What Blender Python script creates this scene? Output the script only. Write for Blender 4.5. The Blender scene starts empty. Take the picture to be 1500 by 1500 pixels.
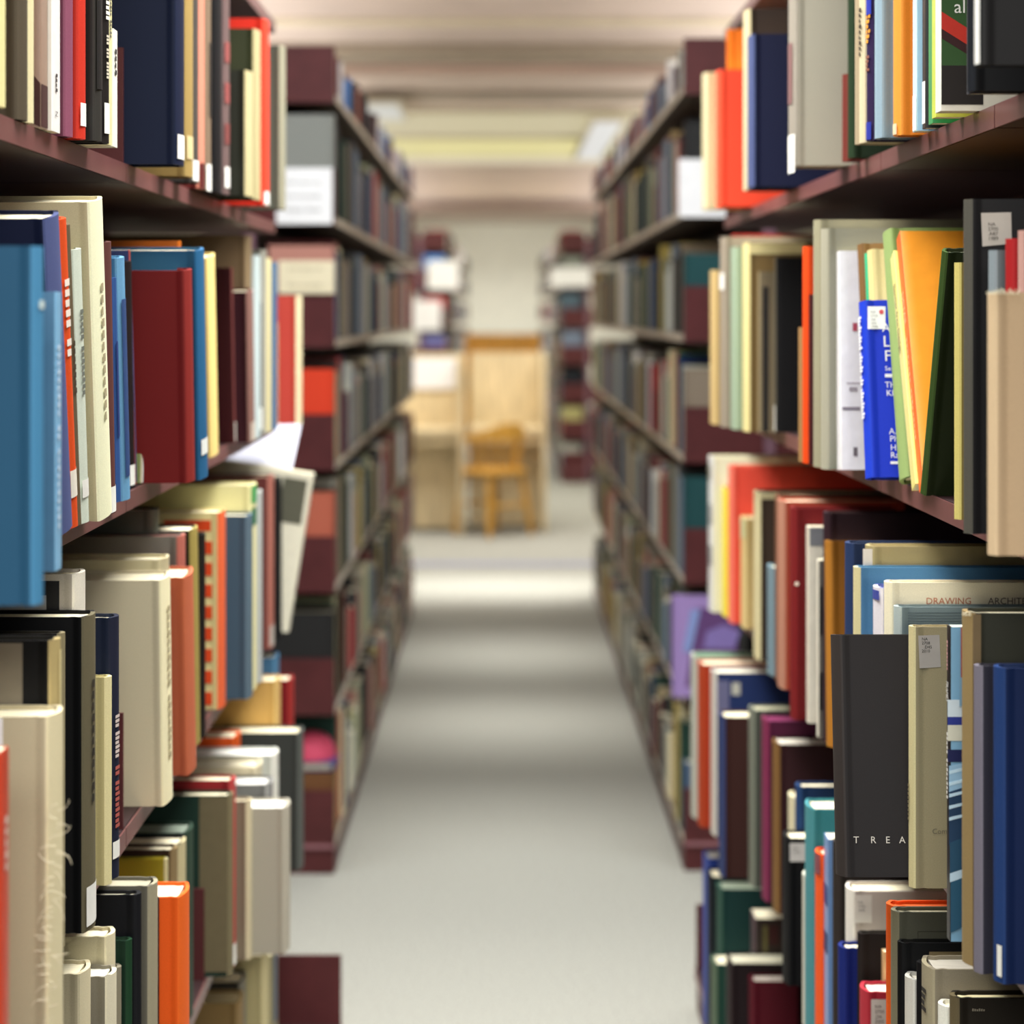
import bpy, bmesh, math, random
from mathutils import Vector, Matrix
random.seed(7)
C = bpy.context.scene.collection
F, CX, CY, H = 3000.0, 735.0, 457.0, 1.40      # focal length in pixels, vanishing point, eye height

def P(x, y, d): return Vector(((x-CX)*d/F, d, H - (y-CY)*d/F))
# ------------------------------------------------------------------ materials
def s2l(c):
    return c/12.92 if c <= 0.04045 else ((c+0.055)/1.055)**2.4
def lin(hx, g=1.0):
    hx = hx.lstrip('#')
    return tuple(min(0.9, s2l(int(hx[i:i+2], 16)/255)*g) for i in (0, 2, 4)) + (1.0,)
MATS = {}
def mat(hx, rough=0.6, kind='cloth', g=1.0, metal=0.0, spec=None):
    if spec is None: spec = {'cloth': .18, 'pages': .1, 'carpet': .05, 'ceiling': .1, 'wall': .1}.get(kind, .4)
    key = (hx, rough, kind, g)
    if key in MATS: return MATS[key]
    m = bpy.data.materials.new(kind + '_' + hx.strip('#')); m.use_nodes = True
    nt = m.node_tree; b = nt.nodes['Principled BSDF']
    col = lin(hx, g)
    if kind in ('cloth', 'paper'): col = tuple(min(.88, 1.15*c**1.12) for c in col[:3]) + (1,)
    b.inputs['Roughness'].default_value = rough
    b.inputs['Metallic'].default_value = metal
    b.inputs['Specular IOR Level'].default_value = spec
    tc = nt.nodes.new('ShaderNodeTexCoord')
    nz = nt.nodes.new('ShaderNodeTexNoise')
    mp = nt.nodes.new('ShaderNodeMapping')
    nt.links.new(tc.outputs['Object'], mp.inputs['Vector']); nt.links.new(mp.outputs['Vector'], nz.inputs['Vector'])
    scale = {'cloth': 900, 'paper': 60, 'pages': 25, 'metal': 14, 'carpet': 160, 'wood': 4, 'wall': 6, 'ceiling': 5, 'plain': 30}[kind]
    nz.inputs['Scale'].default_value = scale; nz.inputs['Detail'].default_value = 3
    amp = {'cloth': .08, 'paper': .06, 'pages': .22, 'metal': .18, 'carpet': .38, 'wood': .22, 'wall': .05, 'ceiling': .07, 'plain': .04}[kind]
    if kind == 'pages': mp.inputs['Scale'].default_value = (1, 60, 1)
    if kind == 'wood': mp.inputs['Scale'].default_value = (9, 9, 1.2)
    rp = nt.nodes.new('ShaderNodeMapRange')
    rp.inputs['From Min'].default_value = .25; rp.inputs['From Max'].default_value = .75
    rp.inputs['To Min'].default_value = 1-amp; rp.inputs['To Max'].default_value = 1+amp
    nt.links.new(nz.outputs['Fac'], rp.inputs['Value'])
    mx = nt.nodes.new('ShaderNodeVectorMath'); mx.operation = 'SCALE'
    mx.inputs[0].default_value = col[:3]
    nt.links.new(rp.outputs['Result'], mx.inputs['Scale'])
    nt.links.new(mx.outputs['Vector'], b.inputs['Base Color'])
    if kind in ('cloth', 'carpet'):
        bp = nt.nodes.new('ShaderNodeBump'); bp.inputs['Strength'].default_value = .15 if kind == 'cloth' else .6
        bp.inputs['Distance'].default_value = .0004 if kind == 'cloth' else .004
        nt.links.new(nz.outputs['Fac'], bp.inputs['Height']); nt.links.new(bp.outputs['Normal'], b.inputs['Normal'])
    MATS[key] = m
    return m
def emit(hx, strength):
    key = ('emit', hx, strength)
    if key in MATS: return MATS[key]
    m = bpy.data.materials.new('lamp_diffuser'); m.use_nodes = True
    b = m.node_tree.nodes['Principled BSDF']
    b.inputs['Base Color'].default_value = (.05, .05, .05, 1); b.inputs['Emission Color'].default_value = lin(hx)
    b.inputs['Emission Strength'].default_value = strength
    MATS[key] = m; return m

# ------------------------------------------------------------------ object helpers
def link(name, me, m=None, parent=None, loc=None):
    o = bpy.data.objects.new(name, me); C.objects.link(o)
    if m is not None:
        for q in (m if isinstance(m, (list, tuple)) else [m]): me.materials.append(q)
    if parent is not None: o.parent = parent
    if loc is not None: o.location = loc
    return o
def tag(o, label, cat, group=None, kind=None):
    if label: o['label'] = label
    if cat: o['category'] = cat
    if group: o['group'] = group
    if kind: o['kind'] = kind
    return o
def empty(name, loc, label, cat, group=None, rot=None):
    o = bpy.data.objects.new(name, None); C.objects.link(o); o.location = loc; o.empty_display_size = .05
    if rot: o.rotation_euler = rot
    return tag(o, label, cat, group)
def bm_mesh(bm, name, smooth_deg=None):
    bmesh.ops.recalc_face_normals(bm, faces=bm.faces[:])
    me = bpy.data.meshes.new(name); bm.to_mesh(me); bm.free()
    if smooth_deg:
        for p in me.polygons: p.use_smooth = True
        me.set_sharp_from_angle(angle=math.radians(smooth_deg))
    return me
def box(bm, x0, x1, y0, y1, z0, z1, mi=0):
    v = [bm.verts.new(p) for p in ((x0,y0,z0),(x1,y0,z0),(x1,y1,z0),(x0,y1,z0),(x0,y0,z1),(x1,y0,z1),(x1,y1,z1),(x0,y1,z1))]
    fs = [bm.faces.new([v[i] for i in q]) for q in ((0,3,2,1),(4,5,6,7),(0,1,5,4),(1,2,6,5),(2,3,7,6),(3,0,4,7))]
    for f in fs: f.material_index = mi
    return fs
def bevel_all(bm, w, seg=2):
    bmesh.ops.bevel(bm, geom=bm.edges[:], offset=w, segments=seg, affect='EDGES', clamp_overlap=True)
def box_obj(name, dims, m, parent=None, bev=0.0, loc=None, kind=None):
    bm = bmesh.new(); box(bm, *dims)
    if bev: bevel_all(bm, bev)
    o = link(name, bm_mesh(bm, name, 40 if bev else None), m, parent, loc)
    if kind: o['kind'] = kind
    return o
def tube(bm, pts, r, seg=8, mi=0):
    rings = []
    pts = [Vector(p) for p in pts]
    for i, p in enumerate(pts):
        t = (pts[min(i+1, len(pts)-1)] - pts[max(i-1, 0)]).normalized()
        a = Vector((0,0,1)) if abs(t.z) < .9 else Vector((1,0,0))
        u = t.cross(a).normalized(); w = t.cross(u).normalized()
        rr = r[i] if isinstance(r, (list, tuple)) else r
        rings.append([bm.verts.new(p + (u*math.cos(2*math.pi*k/seg) + w*math.sin(2*math.pi*k/seg))*rr) for k in range(seg)])
    for a, b in zip(rings, rings[1:]):
        for k in range(seg):
            f = bm.faces.new((a[k], a[(k+1)%seg], b[(k+1)%seg], b[k])); f.material_index = mi
    bm.faces.new(rings[0]); bm.faces.new(rings[-1][::-1])
_TXT = {}
def text_mesh(s):
    """(verts, faces, width) of a line of lettering, one unit high"""
    if s in _TXT: return _TXT[s]
    if s.startswith('#'):                     # lettering too small to read: a row of uneven strokes
        x, vs, fs = 0.0, [], []
        for wlen in s[1:].split():
            for k in range(int(wlen)):
                hh = (.72, .5, .62)[(k*7 + len(vs)//4) % 3]; b = len(vs)
                vs += [(x, 0), (x+.4, 0), (x+.4, hh), (x, hh)]; fs.append((b, b+1, b+2, b+3)); x += .58
            x += .5
        _TXT[s] = (vs, fs, x); return _TXT[s]
    cu = bpy.data.curves.new('lettering', 'FONT'); cu.body = s; cu.size = 1.0; cu.resolution_u = 2
    o = bpy.data.objects.new('lettering', cu); C.objects.link(o)
    dg = bpy.context.evaluated_depsgraph_get()
    me = bpy.data.meshes.new_from_object(o.evaluated_get(dg))
    vs = [(v.co.x, v.co.y) for v in me.vertices]; fs = [tuple(p.vertices) for p in me.polygons]
    bpy.data.objects.remove(o); bpy.data.curves.remove(cu); bpy.data.meshes.remove(me)
    _TXT[s] = (vs, fs, max((v[0] for v in vs), default=0)); return _TXT[s]
def raw_mesh(name, verts, faces):
    me = bpy.data.meshes.new(name); me.from_pydata(verts, [], faces); me.update(); return me

# ------------------------------------------------------------------ the book
def book_sections(D, t, s, hard=True):
    """outer and inner outline (seen from above) of a bound cover; u runs from the spine into the shelf"""
    b = min(.0028, t*.14) if hard else .0007
    bulge = min(.0045, t*.16) if hard else 0.0
    g = .0016 if hard and t > .012 else 0
    r = min(.003, t*.2) if hard else .0006
    near = [(D, 0), (.016, 0), (.0125, g), (.0095, g), (.0065, 0), (r, 0), (r*.3, r*.3)] if g else [(D, 0), (.012, 0), (r, 0), (r*.3, r*.3)]
    n = 6
    arc = [(-bulge*math.sin(math.pi*k/n), r + (t-2*r)*k/n) for k in range(n+1)]
    far = [(u, t-y) for u, y in near[::-1]]
    outer = near + arc + far
    inner = []
    for u, y in outer:
        if u <= r: inner.append((u + b*1.6 + (0 if hard else .0004), min(max(y, b), t-b)))
        else: inner.append((max(u, b*1.6), y + b if y < t/2 else y - b))
    inner[0] = (D, b); inner[-1] = (D, t-b)
    return outer, inner, b, bulge
def book_geo(bm, D, t, h, s, hard=True, mi=0, z0=0.0, off=(0, 0)):
    outer, inner, b, bulge = book_sections(D, t, s, hard)
    def ring(path, z): return [bm.verts.new((off[0] + s*u, off[1] + y, z)) for u, y in path]
    o0, o1, i0, i1 = ring(outer, z0), ring(outer, z0+h), ring(inner, z0), ring(inner, z0+h)
    n = len(outer)
    for k in range(n-1):
        for q in ((o0[k], o0[k+1], o1[k+1], o1[k]), (i0[k], i1[k], i1[k+1], i0[k+1]),
                  (o1[k], o1[k+1], i1[k+1], i1[k]), (o0[k], i0[k], i0[k+1], o0[k+1])):
            try: bm.faces.new(q).material_index = mi
            except ValueError: pass
    for a in (0, n-1):
        bm.faces.new((o0[a], o1[a], i1[a], i0[a])).material_index = mi
    return b, bulge
def page_geo(bm, D, t, h, s, b, hard=True, mi=0, z0=0.0, off=(0, 0)):
    e = .0035 if hard else .0004
    u0, u1 = (b*1.6+.0006), D - e
    x0, x1 = sorted((off[0] + s*u0, off[0] + s*u1))
    box(bm, x0, x1, off[1] + b + .0002, off[1] + t - b - .0002, z0 + (e if hard else .0003), z0 + h - e, mi)

REPORT = []
def make_book(side, w, d, zs, h, t, D, cover, spine, pages, hard, lean, label, dec, group=None, roll=0.0):
    a = lean
    zo = zs + (t*math.sin(-a) if a < 0 else 0) + .0004
    root = empty('book', (side*w, d, zo), label, 'book', group, rot=(a, roll, 0))
    bm = bmesh.new(); b, bulge = book_geo(bm, D, t, h, side, hard)
    mc = mat(cover, .62 if hard else .35, 'cloth' if hard else 'paper')
    me = bm_mesh(bm, 'cover', 35)
    co = link('cover', me, mc, root)
    if spine:  # many spine colours hold the brighter light; their covers are coloured darker
        me.materials.append(mat(spine, .6 if hard else .35, 'cloth' if hard else 'paper'))
        for p in me.polygons:
            if all(side*me.vertices[i].co.x < .0042 for i in p.vertices): p.material_index = 1
    if pages:
        bm = bmesh.new(); page_geo(bm, D, t, h, side, b, hard)
        link('page_block', bm_mesh(bm, 'page_block'), mat(pages, .8, 'pages'), root)
    if not dec: return root
    # decorations, in the book's own coordinates
    ca, sa = math.cos(a), math.sin(a)
    def cpt(x, y):            # a point of the near board, from where the photograph shows it
        # intersect the sight line with the board's plane
        o = Vector((0, 0, H)); r = Vector(((x-CX)/F, 1.0, -(y-CY)/F))
        nrm = Vector((0, ca, sa)); p0 = Vector((side*w, d, zo))
        k = (p0 - o).dot(nrm)/r.dot(nrm); p = o + r*k - p0
        return (p.x, p.z*ca - p.y*sa)
    def szz(y):               # height on the spine
        z = H - (y-CY)*d/F
        return (z - zo)/ca
    last = None; lay = 0
    for q in dec:
        kind, face = q[0], q[1]; lay += 1
        e = .0003 + .00007*lay if face == 'c' else .0004 + .00003*lay
        if face == 'c':
            if kind in ('call_number_label', 'cover_panel', 'jacket_picture'):
                pts = q[2]
                if isinstance(pts[0], (int, float)):
                    x0, y0, x1, y1 = pts; pts = [(x0, y1), (x1, y1), (x1, y0), (x0, y0)]
                ps = [cpt(*p) for p in pts]
                n = len(ps)
                vs = [(x, -e, z) for x, z in ps] + [(x, -e+.0002, z) for x, z in ps]
                fs = [tuple(range(n)), tuple(range(2*n-1, n-1, -1))] + [(i, i+n, (i+1) % n + n, (i+1) % n) for i in range(n)]
                last = link(kind, raw_mesh(kind, vs, fs), mat(q[3], .55, 'paper'), root)
            elif kind == 'lettering':
                x, y, px = q[2]; vs, fs, wd = text_mesh(q[4]); sc = px*d/F/.72
                x0, z0 = cpt(x, y)
                sq = q[5] if len(q) > 5 else 1.0
                lb = link('lettering', raw_mesh('lettering', [(x0 + vx*sc*sq, -e-.00015, z0 + vy*sc) for vx, vy in vs], fs), mat(q[3], .5, 'plain'), last if last is not None and last.name.startswith('call') else root)
        else:
            xs = -side*(bulge + e)
            if kind in ('call_number_label', 'spine_panel', 'jacket_picture'):
                y0, y1 = q[2][0], q[2][1]; f0, f1 = (q[2][2], q[2][3]) if len(q[2]) > 2 else (.06, .94)
                z0, z1 = szz(y1), szz(y0)
                n = 5; vs = []
                for k in range(n+1):
                    fr = f0 + (f1-f0)*k/n
                    xx = -side*(bulge*math.sin(math.pi*fr) + e)
                    vs += [(xx, t*fr, z0), (xx, t*fr, z1)]
                fs = [(2*k, 2*k+2, 2*k+3, 2*k+1) for k in range(n)]
                last = link(kind, raw_mesh(kind, vs, fs), mat(q[3], .55, 'paper'), root)
            elif kind == 'lettering':
                y, fr = q[2][0], q[2][1]; vs, fs, wd = text_mesh(q[4])
                sc = t*fr/.72; 
                if len(q[2]) > 2: 
                    zl = szz(y) - szz(q[2][2]); lx = zl/max(wd, .01)
                else: lx = sc
                cen = .36 if bulge > 0 else .5
                if q[4].startswith('#'): sc *= .7; fr *= .7
                z0 = szz(y); yb = t*(cen-.5*fr) if side < 0 else t*(cen+.5*fr)
                def on_arc(vx, vy):
                    yy = yb + (vy*sc if side < 0 else -vy*sc)
                    return (-side*(bulge*math.sin(math.pi*min(max(yy/t, 0), 1)) + e + .0003), yy, z0 - vx*lx)
                link('lettering', raw_mesh('lettering', [on_arc(vx, vy) for vx, vy in vs], fs), mat(q[3], .5, 'plain'), root)
    return root

def lay_shelf(side, drop_top, W, rows, where, gaps=(), start=0.9, dmax=9):
    """rows near to far: (desc, xs, yb, yt, xf, cover, spine, opts)"""
    K = F*drop_top
    pl = []
    for r in rows:
        desc, xs, yb, yt, xf, cov, sp = r[:7]; o = r[7] if len(r) > 7 else {}
        on, of = abs(xs-CX), abs(xf-CX)
        d = o.get('d') or (K/(yb-CY) if yb is not None else None)
        if d is None and 'w' in o: d = F*o['w']/on
        pl.append([d, on, of, r, o])
    end = start
    for i, (d, on, of, r, o) in enumerate(pl):
        if d is None: d = end + .0015
        d = max(d, end + .001)
        for g in gaps:
            if d < g + .004 and d > g - .03: d = g + .004
        w = on*d/F
        if w > W + .055: w = W + .055
        if w < W - .135: d = F*(W-.135)/on; w = W - .135
        t = o.get('t') or d*(on/of - 1)
        t = max(.007, min(.062, t))
        for j in range(i+1, len(pl)):
            if pl[j][0] is not None:
                t = min(t, max(.007, (pl[j][0] - d)/(j-i) - .001)); break
        for g in gaps:
            if d < g < d + t: t = max(.006, g - d - .002)
        end = d + t
        desc, xs, yb, yt, xf, cov, sp = r[:7]
        zs = H - drop_top
        lean = 0.0
        if 'h' in o: h = o['h']
        else:
            dt = d if 'xt' not in o else F*w/abs(o['xt']-CX)
            zt = H - (yt-CY)*dt/F
            h = zt - zs
        if 'xt' in o:
            dt = F*w/abs(o['xt']-CX)
            lean = math.atan2(d-dt, h); h = h/math.cos(lean)
        REPORT.append((where[:18], desc[:26], round(w,3), round(d,3), round(t,4), round(h,3), round(math.degrees(lean),1)))
        D = o.get('D', .20)
        make_book(side, w, d, zs, h, t, D, cov, sp, o.get('pg', '#e8dfc0'), not o.get('soft'), lean, desc + ', ' + where, o.get('dec'), roll=math.radians(o.get('roll', 0)))

# ------------------------------------------------------------------ shelving stacks
MAROON = mat('#55292a', .5, 'metal', spec=.25)
BLOCKER_DARK = mat('#2e1a1a', .5, 'metal')
LIP = .021
STRIP = mat('#cfc2ae', .4, 'metal')  # pale colour standing in for light caught on the shelf edges
SHELF_SHADED = mat('#2c1719', .55, 'metal')  # shade under the shelves put into the colour; same paint as the lips
LIP_LIT = mat('#6e4543', .33, 'metal')  # lighter copy of the shelf paint for the lit front edge
def stack(label, side, W, d0, d1, lips, joints, depth, top_z, bracket_h=.15, deep=None, skip=(), base=True, double=True, strips=False):
    root = empty('library_stack', (side*(W+depth), d0, 0), label, 'bookshelf')
    X = lambda u: side*(W+u)
    def part(name, u0, u1, y0, y1, z0, z1, m=MAROON, bev=.0015):
        x0, x1 = sorted((X(u0), X(u1)))
        bm = bmesh.new(); box(bm, x0-root.location.x, x1-root.location.x, y0-d0, y1-d0, z0, z1)
        if bev: bevel_all(bm, bev)
        return link(name, bm_mesh(bm, name), m, root)
    edges = [d0] + list(joints) + [d1]
    for li, dr in enumerate(lips):
        u0 = deep if (deep is not None and li == len(lips)-1) else 0
        z = H - dr
        for a, b in zip(edges, edges[1:]):
            part('shelf', u0, depth, a + (.0015 if a != d0 else 0), b - (.0015 if b != d1 else 0), z, z + LIP, SHELF_SHADED)
            if not strips: part('front_lip', u0 - .002, u0 - .0001, a + (.0015 if a != d0 else 0), b - (.0015 if b != d1 else 0), z, z + LIP, LIP_LIT, 0)
            if strips: part('lit_edge_strip', u0 - .0022, u0 - .0002, a + .004, b - .004, z + .001, z + LIP - .001, STRIP, 0)
        for e in edges:
            if (li, e) in skip or (li, 'all') in skip: continue
            y = e if e == d0 else e - .004
            part('end_bracket', u0+.001, depth if double else .2, y - (.0045 if e == d0 else 0), y + (0 if e == d0 else .0045), z + (0 if e in (d0, d1) else LIP), z + bracket_h, bev=0)
    for e in edges:
        y = min(max(e, d0 + .02), d1 - .02)
        part('upright_post', depth, depth + .03, y - .02, y + .02, 0, top_z, mat('#7a5a66', .4, 'metal'))
    part('back_panel', depth + .006, depth + .012, d0 + .04, d1 - .04, .05, top_z - .02, BLOCKER_DARK, 0)  # added dark sheet, blocks light through the stack and keeps its inside dark
    if base:
        u0 = deep if deep is not None else 0
        part('kick_plate', u0 + .002, depth, d0, d1, 0, H - lips[-1] - .002)
    if strips: part('base_trim', .002, depth, d0 - .006, d0 - .0005, H - lips[-1] - .004, H - lips[-1] + .006, mat('#9a6a70', .4, 'metal'), 0)
    if double:                                    # the far face of a double-sided stack
        for dr in lips:
            z = H - dr
            part('rear_shelf', depth + .032, 2*depth + .03, d0, d1, z, z + LIP)
            part('rear_bracket', depth + .032, 2*depth + .03, d0 - .0045, d0, z, z + bracket_h, bev=0)
    return root

# ================================================================== THE SETTING
struct = lambda o: tag(o, None, None, kind='structure')
Z_C = 2.70
box_obj('floor', (-6, 6, -3, 30.2, -.05, 0), mat('#9d9c92', .95, 'carpet'), kind='structure')
box_obj('wall_back', (-6, 6, 30.0, 30.2, 0, Z_C+.3), mat('#ecead9', .9, 'wall'), kind='structure')
box_obj('wall_left', (-6.2, -6, -3, 30.2, 0, Z_C+.3), mat('#d8d2bc', .9, 'wall'), kind='structure')
box_obj('wall_right', (6, 6.2, -3, 30.2, 0, Z_C+.3), mat('#d8d2bc', .9, 'wall'), kind='structure')
box_obj('ceiling', (-6, 6, -3, 30.2, Z_C, Z_C+.3), mat('#cfbfb3', .9, 'ceiling'), kind='structure')
# crosswise ceiling beams and soffits
def beam(n, y0, y1, drop, hx, z=Z_C):
    box_obj('trim_%d' % n, (-6, 6, y0, y1, z-drop, z-.0005), mat(hx, .9, 'ceiling'), kind='structure')
beam(1, 9.05, 9.2, .02, '#d9cdb4')
beam(2, 9.9, 10.3, .05, '#a99c8a')
beam(3, 10.75, 11.0, .03, '#cdb2a2')
beam(4, 12.0, 12.3, .04, '#b3a899')
box_obj('trim_6', (-6, 6, 11.3, 11.45, 0, .002), mat('#8c90a6', .9, 'plain'), kind='structure')
beam(5, 24.0, 24.35, .10, '#b8a498')

# ================================================================== NEAR STACKS
WL, WR = .42, .45
LZ = [-.514, -.144, .2226, .596, .966, 1.336]      # undersides of the shelves below eye height
RZ = [-.5454, -.1674, .212, .585, .963, 1.341]
JL, JR = (1.45, 2.28, 2.90), (1.862, 2.42, 3.27)
stack('tall maroon metal book stack nearest the viewer, left of the carpeted aisle', -1, WL, .8, 3.78, LZ, JL, .30, 2.35,
      deep=-.125, skip={(0, 'all'), (2, 2.90), (3, 2.90), (1, 2.90), (2, 2.28), (5, 2.28), (5, 2.9), (4, 2.28), (1, 1.45), (2, 1.45), (3, 1.45), (4, 1.45), (5, 1.45), (2, .8)})
stack('tall maroon metal book stack nearest the viewer, right of the carpeted aisle', 1, WR, .8, 4.12, RZ, JR, .30, 2.35,
      deep=-.06, skip={(i, e) for i in range(6) for e in JR} | {(0, 'all')})

CR, WHT = '#ded6b6', '#f4f1e6'
def cn(x0, y0, x1, y1, txt=None, px=7, col='#f1efe6', face='c', tc='#3a3632'):
    out = [('call_number_label', face, (x0, y0, x1, y1), col)]
    if txt:
        for i, t in enumerate(txt): out.append(('lettering', face, (x0 + (x1-x0)*.18, y0 + (y1-y0)*.22 + (px*1.45)*(i+.6), px), tc, t))
    return out
SL = lambda y0, y1, c='#eceadf': ('call_number_label', 's', (y0, y1), c)
PN = lambda y0, y1, c, a=.06, b=.94: ('spine_panel', 's', (y0, y1, a, b), c)
TS = lambda y0, fr, c, t, y1=None: ('lettering', 's', (y0, fr) if y1 is None else (y0, fr, y1), c, t)

N = 'near left stack'
lay_shelf(-1, LZ[1]-LIP, WL, [
 ('pale yellow book cut by the picture edge', -4, 156, None, 6, '#d8cf9a', None, dict(h=.27)),
 ('dark olive brown book with ridged spine', 26, 175, None, 38, '#51473a', '#5b5244', dict(h=.27)),
 ('thin cream book beside the ridged olive brown one', 42, None, None, 48, '#d9d0a8', None, dict(h=.27)),
 ('glossy taupe paperback with dark maroon foot', 59, 187, None, 70, '#8f7566', '#98806f', dict(h=.27, soft=1, dec=[('cover_panel', 'c', [(47,180),(59,186),(59,122),(47,107)], '#3e1a1a'), PN(122, 184, '#44201e')])),
 ('white paperback with tiny black spine lettering', 76, None, None, 88, '#cfc9bc', '#efece2', dict(h=.27, soft=1, dec=[TS(105, .3, '#2b2b2b', '#4', 140), TS(160, .3, '#2b2b2b', 'N', 168)])),
 ('mauve cloth book leaning out between white and red', 97, 200, None, 113, '#6a3a4c', '#8a5468', dict(h=.27)),
 ('red cloth book with white call number label', 116, None, None, 134, '#b23526', '#c23c2c', dict(h=.27, t=.042, dec=[SL(150, 184)])),
 ('charcoal book with grey foot beside the red one', 140, None, None, 150, '#2b2a28', '#3a3834', dict(h=.27, dec=[PN(-40, 130, '#211f1e')])),
 ('black book with white lettered spine', 151, None, None, 158, '#1a1816', '#26211f', dict(h=.27, dec=[TS(-30, .6, '#efe9dd', '#8', 36), TS(50, .5, '#cfc6b2', '#3 3 5', 120), SL(150, 195)])),
 ('cream magazine with speckled spine', 159, None, None, 164, '#d4cfa4', '#d9d6a4', dict(h=.27, soft=1, dec=[TS(-10, .6, '#4a463c', '#6 5', 60)])),
 ('thin white pamphlet against the maroon divider', 166, 215, 42, 172, '#e9e7da', None, dict(soft=1, dec=[TS(70, .6, '#2b2b2b', '#4', 120)])),
 ('large navy blue cloth book with broad cover', 258, 241, None, 268, '#131d36', '#18223c', dict(h=.34, D=.25, dec=[SL(196, 232)])),
 ('tan gold book behind the large navy one', 272, 258, None, 281, '#8d7748', '#9a8452', dict(h=.33, dec=[SL(198, 232, '#c9b98e')])),
 ('dark grey thin book past the tan gold one', 281, 267, None, 289, '#3a3836', '#4a4642', dict(h=.32, dec=[SL(234, 264)])),
 ('salmon pink book with dark red foot', 291, 276, None, 299, '#6a2a26', '#c88570', dict(h=.32, dec=[PN(238, 276, '#5a1b1c')])),
 ('taupe book with black patterned spine', 301, None, None, 310, '#6a5a4a', '#7a6a58', dict(h=.32, dec=[PN(60, 170, '#34302a', .3, .8), SL(240, 279)])),
 ('plain black tall book on the top row', 314, 281, None, 326, '#0c0c0e', '#101114', dict(h=.32)),
 ('thin book with rose and grey blotched spine', 328, None, None, 334, '#4a4646', '#6a5856', dict(h=.32, dec=[PN(60, 90, '#8a4c4a'), PN(120, 150, '#8a4c4a'), PN(180, 210, '#7a4442'), SL(244, 274)])),
 ('small dark green book with cream spine', 361, 287, 103, 371, '#24261c', '#b3aa84', dict()),
 ('tall olive green book with cream spine', 373, 292, 42, 384, '#30341f', '#a89f7a', dict()),
 ('bright red tall book behind the olive one', 386, 300, 27, 394, '#c8301f', '#d4452f', dict(dec=[SL(280, 299)])),
 ('grey green book at the far end', 411, 306, 66, 418, '#565a50', '#8f8d7a', dict()),
], 'top row of ' + N, gaps=(2.28,))

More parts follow.
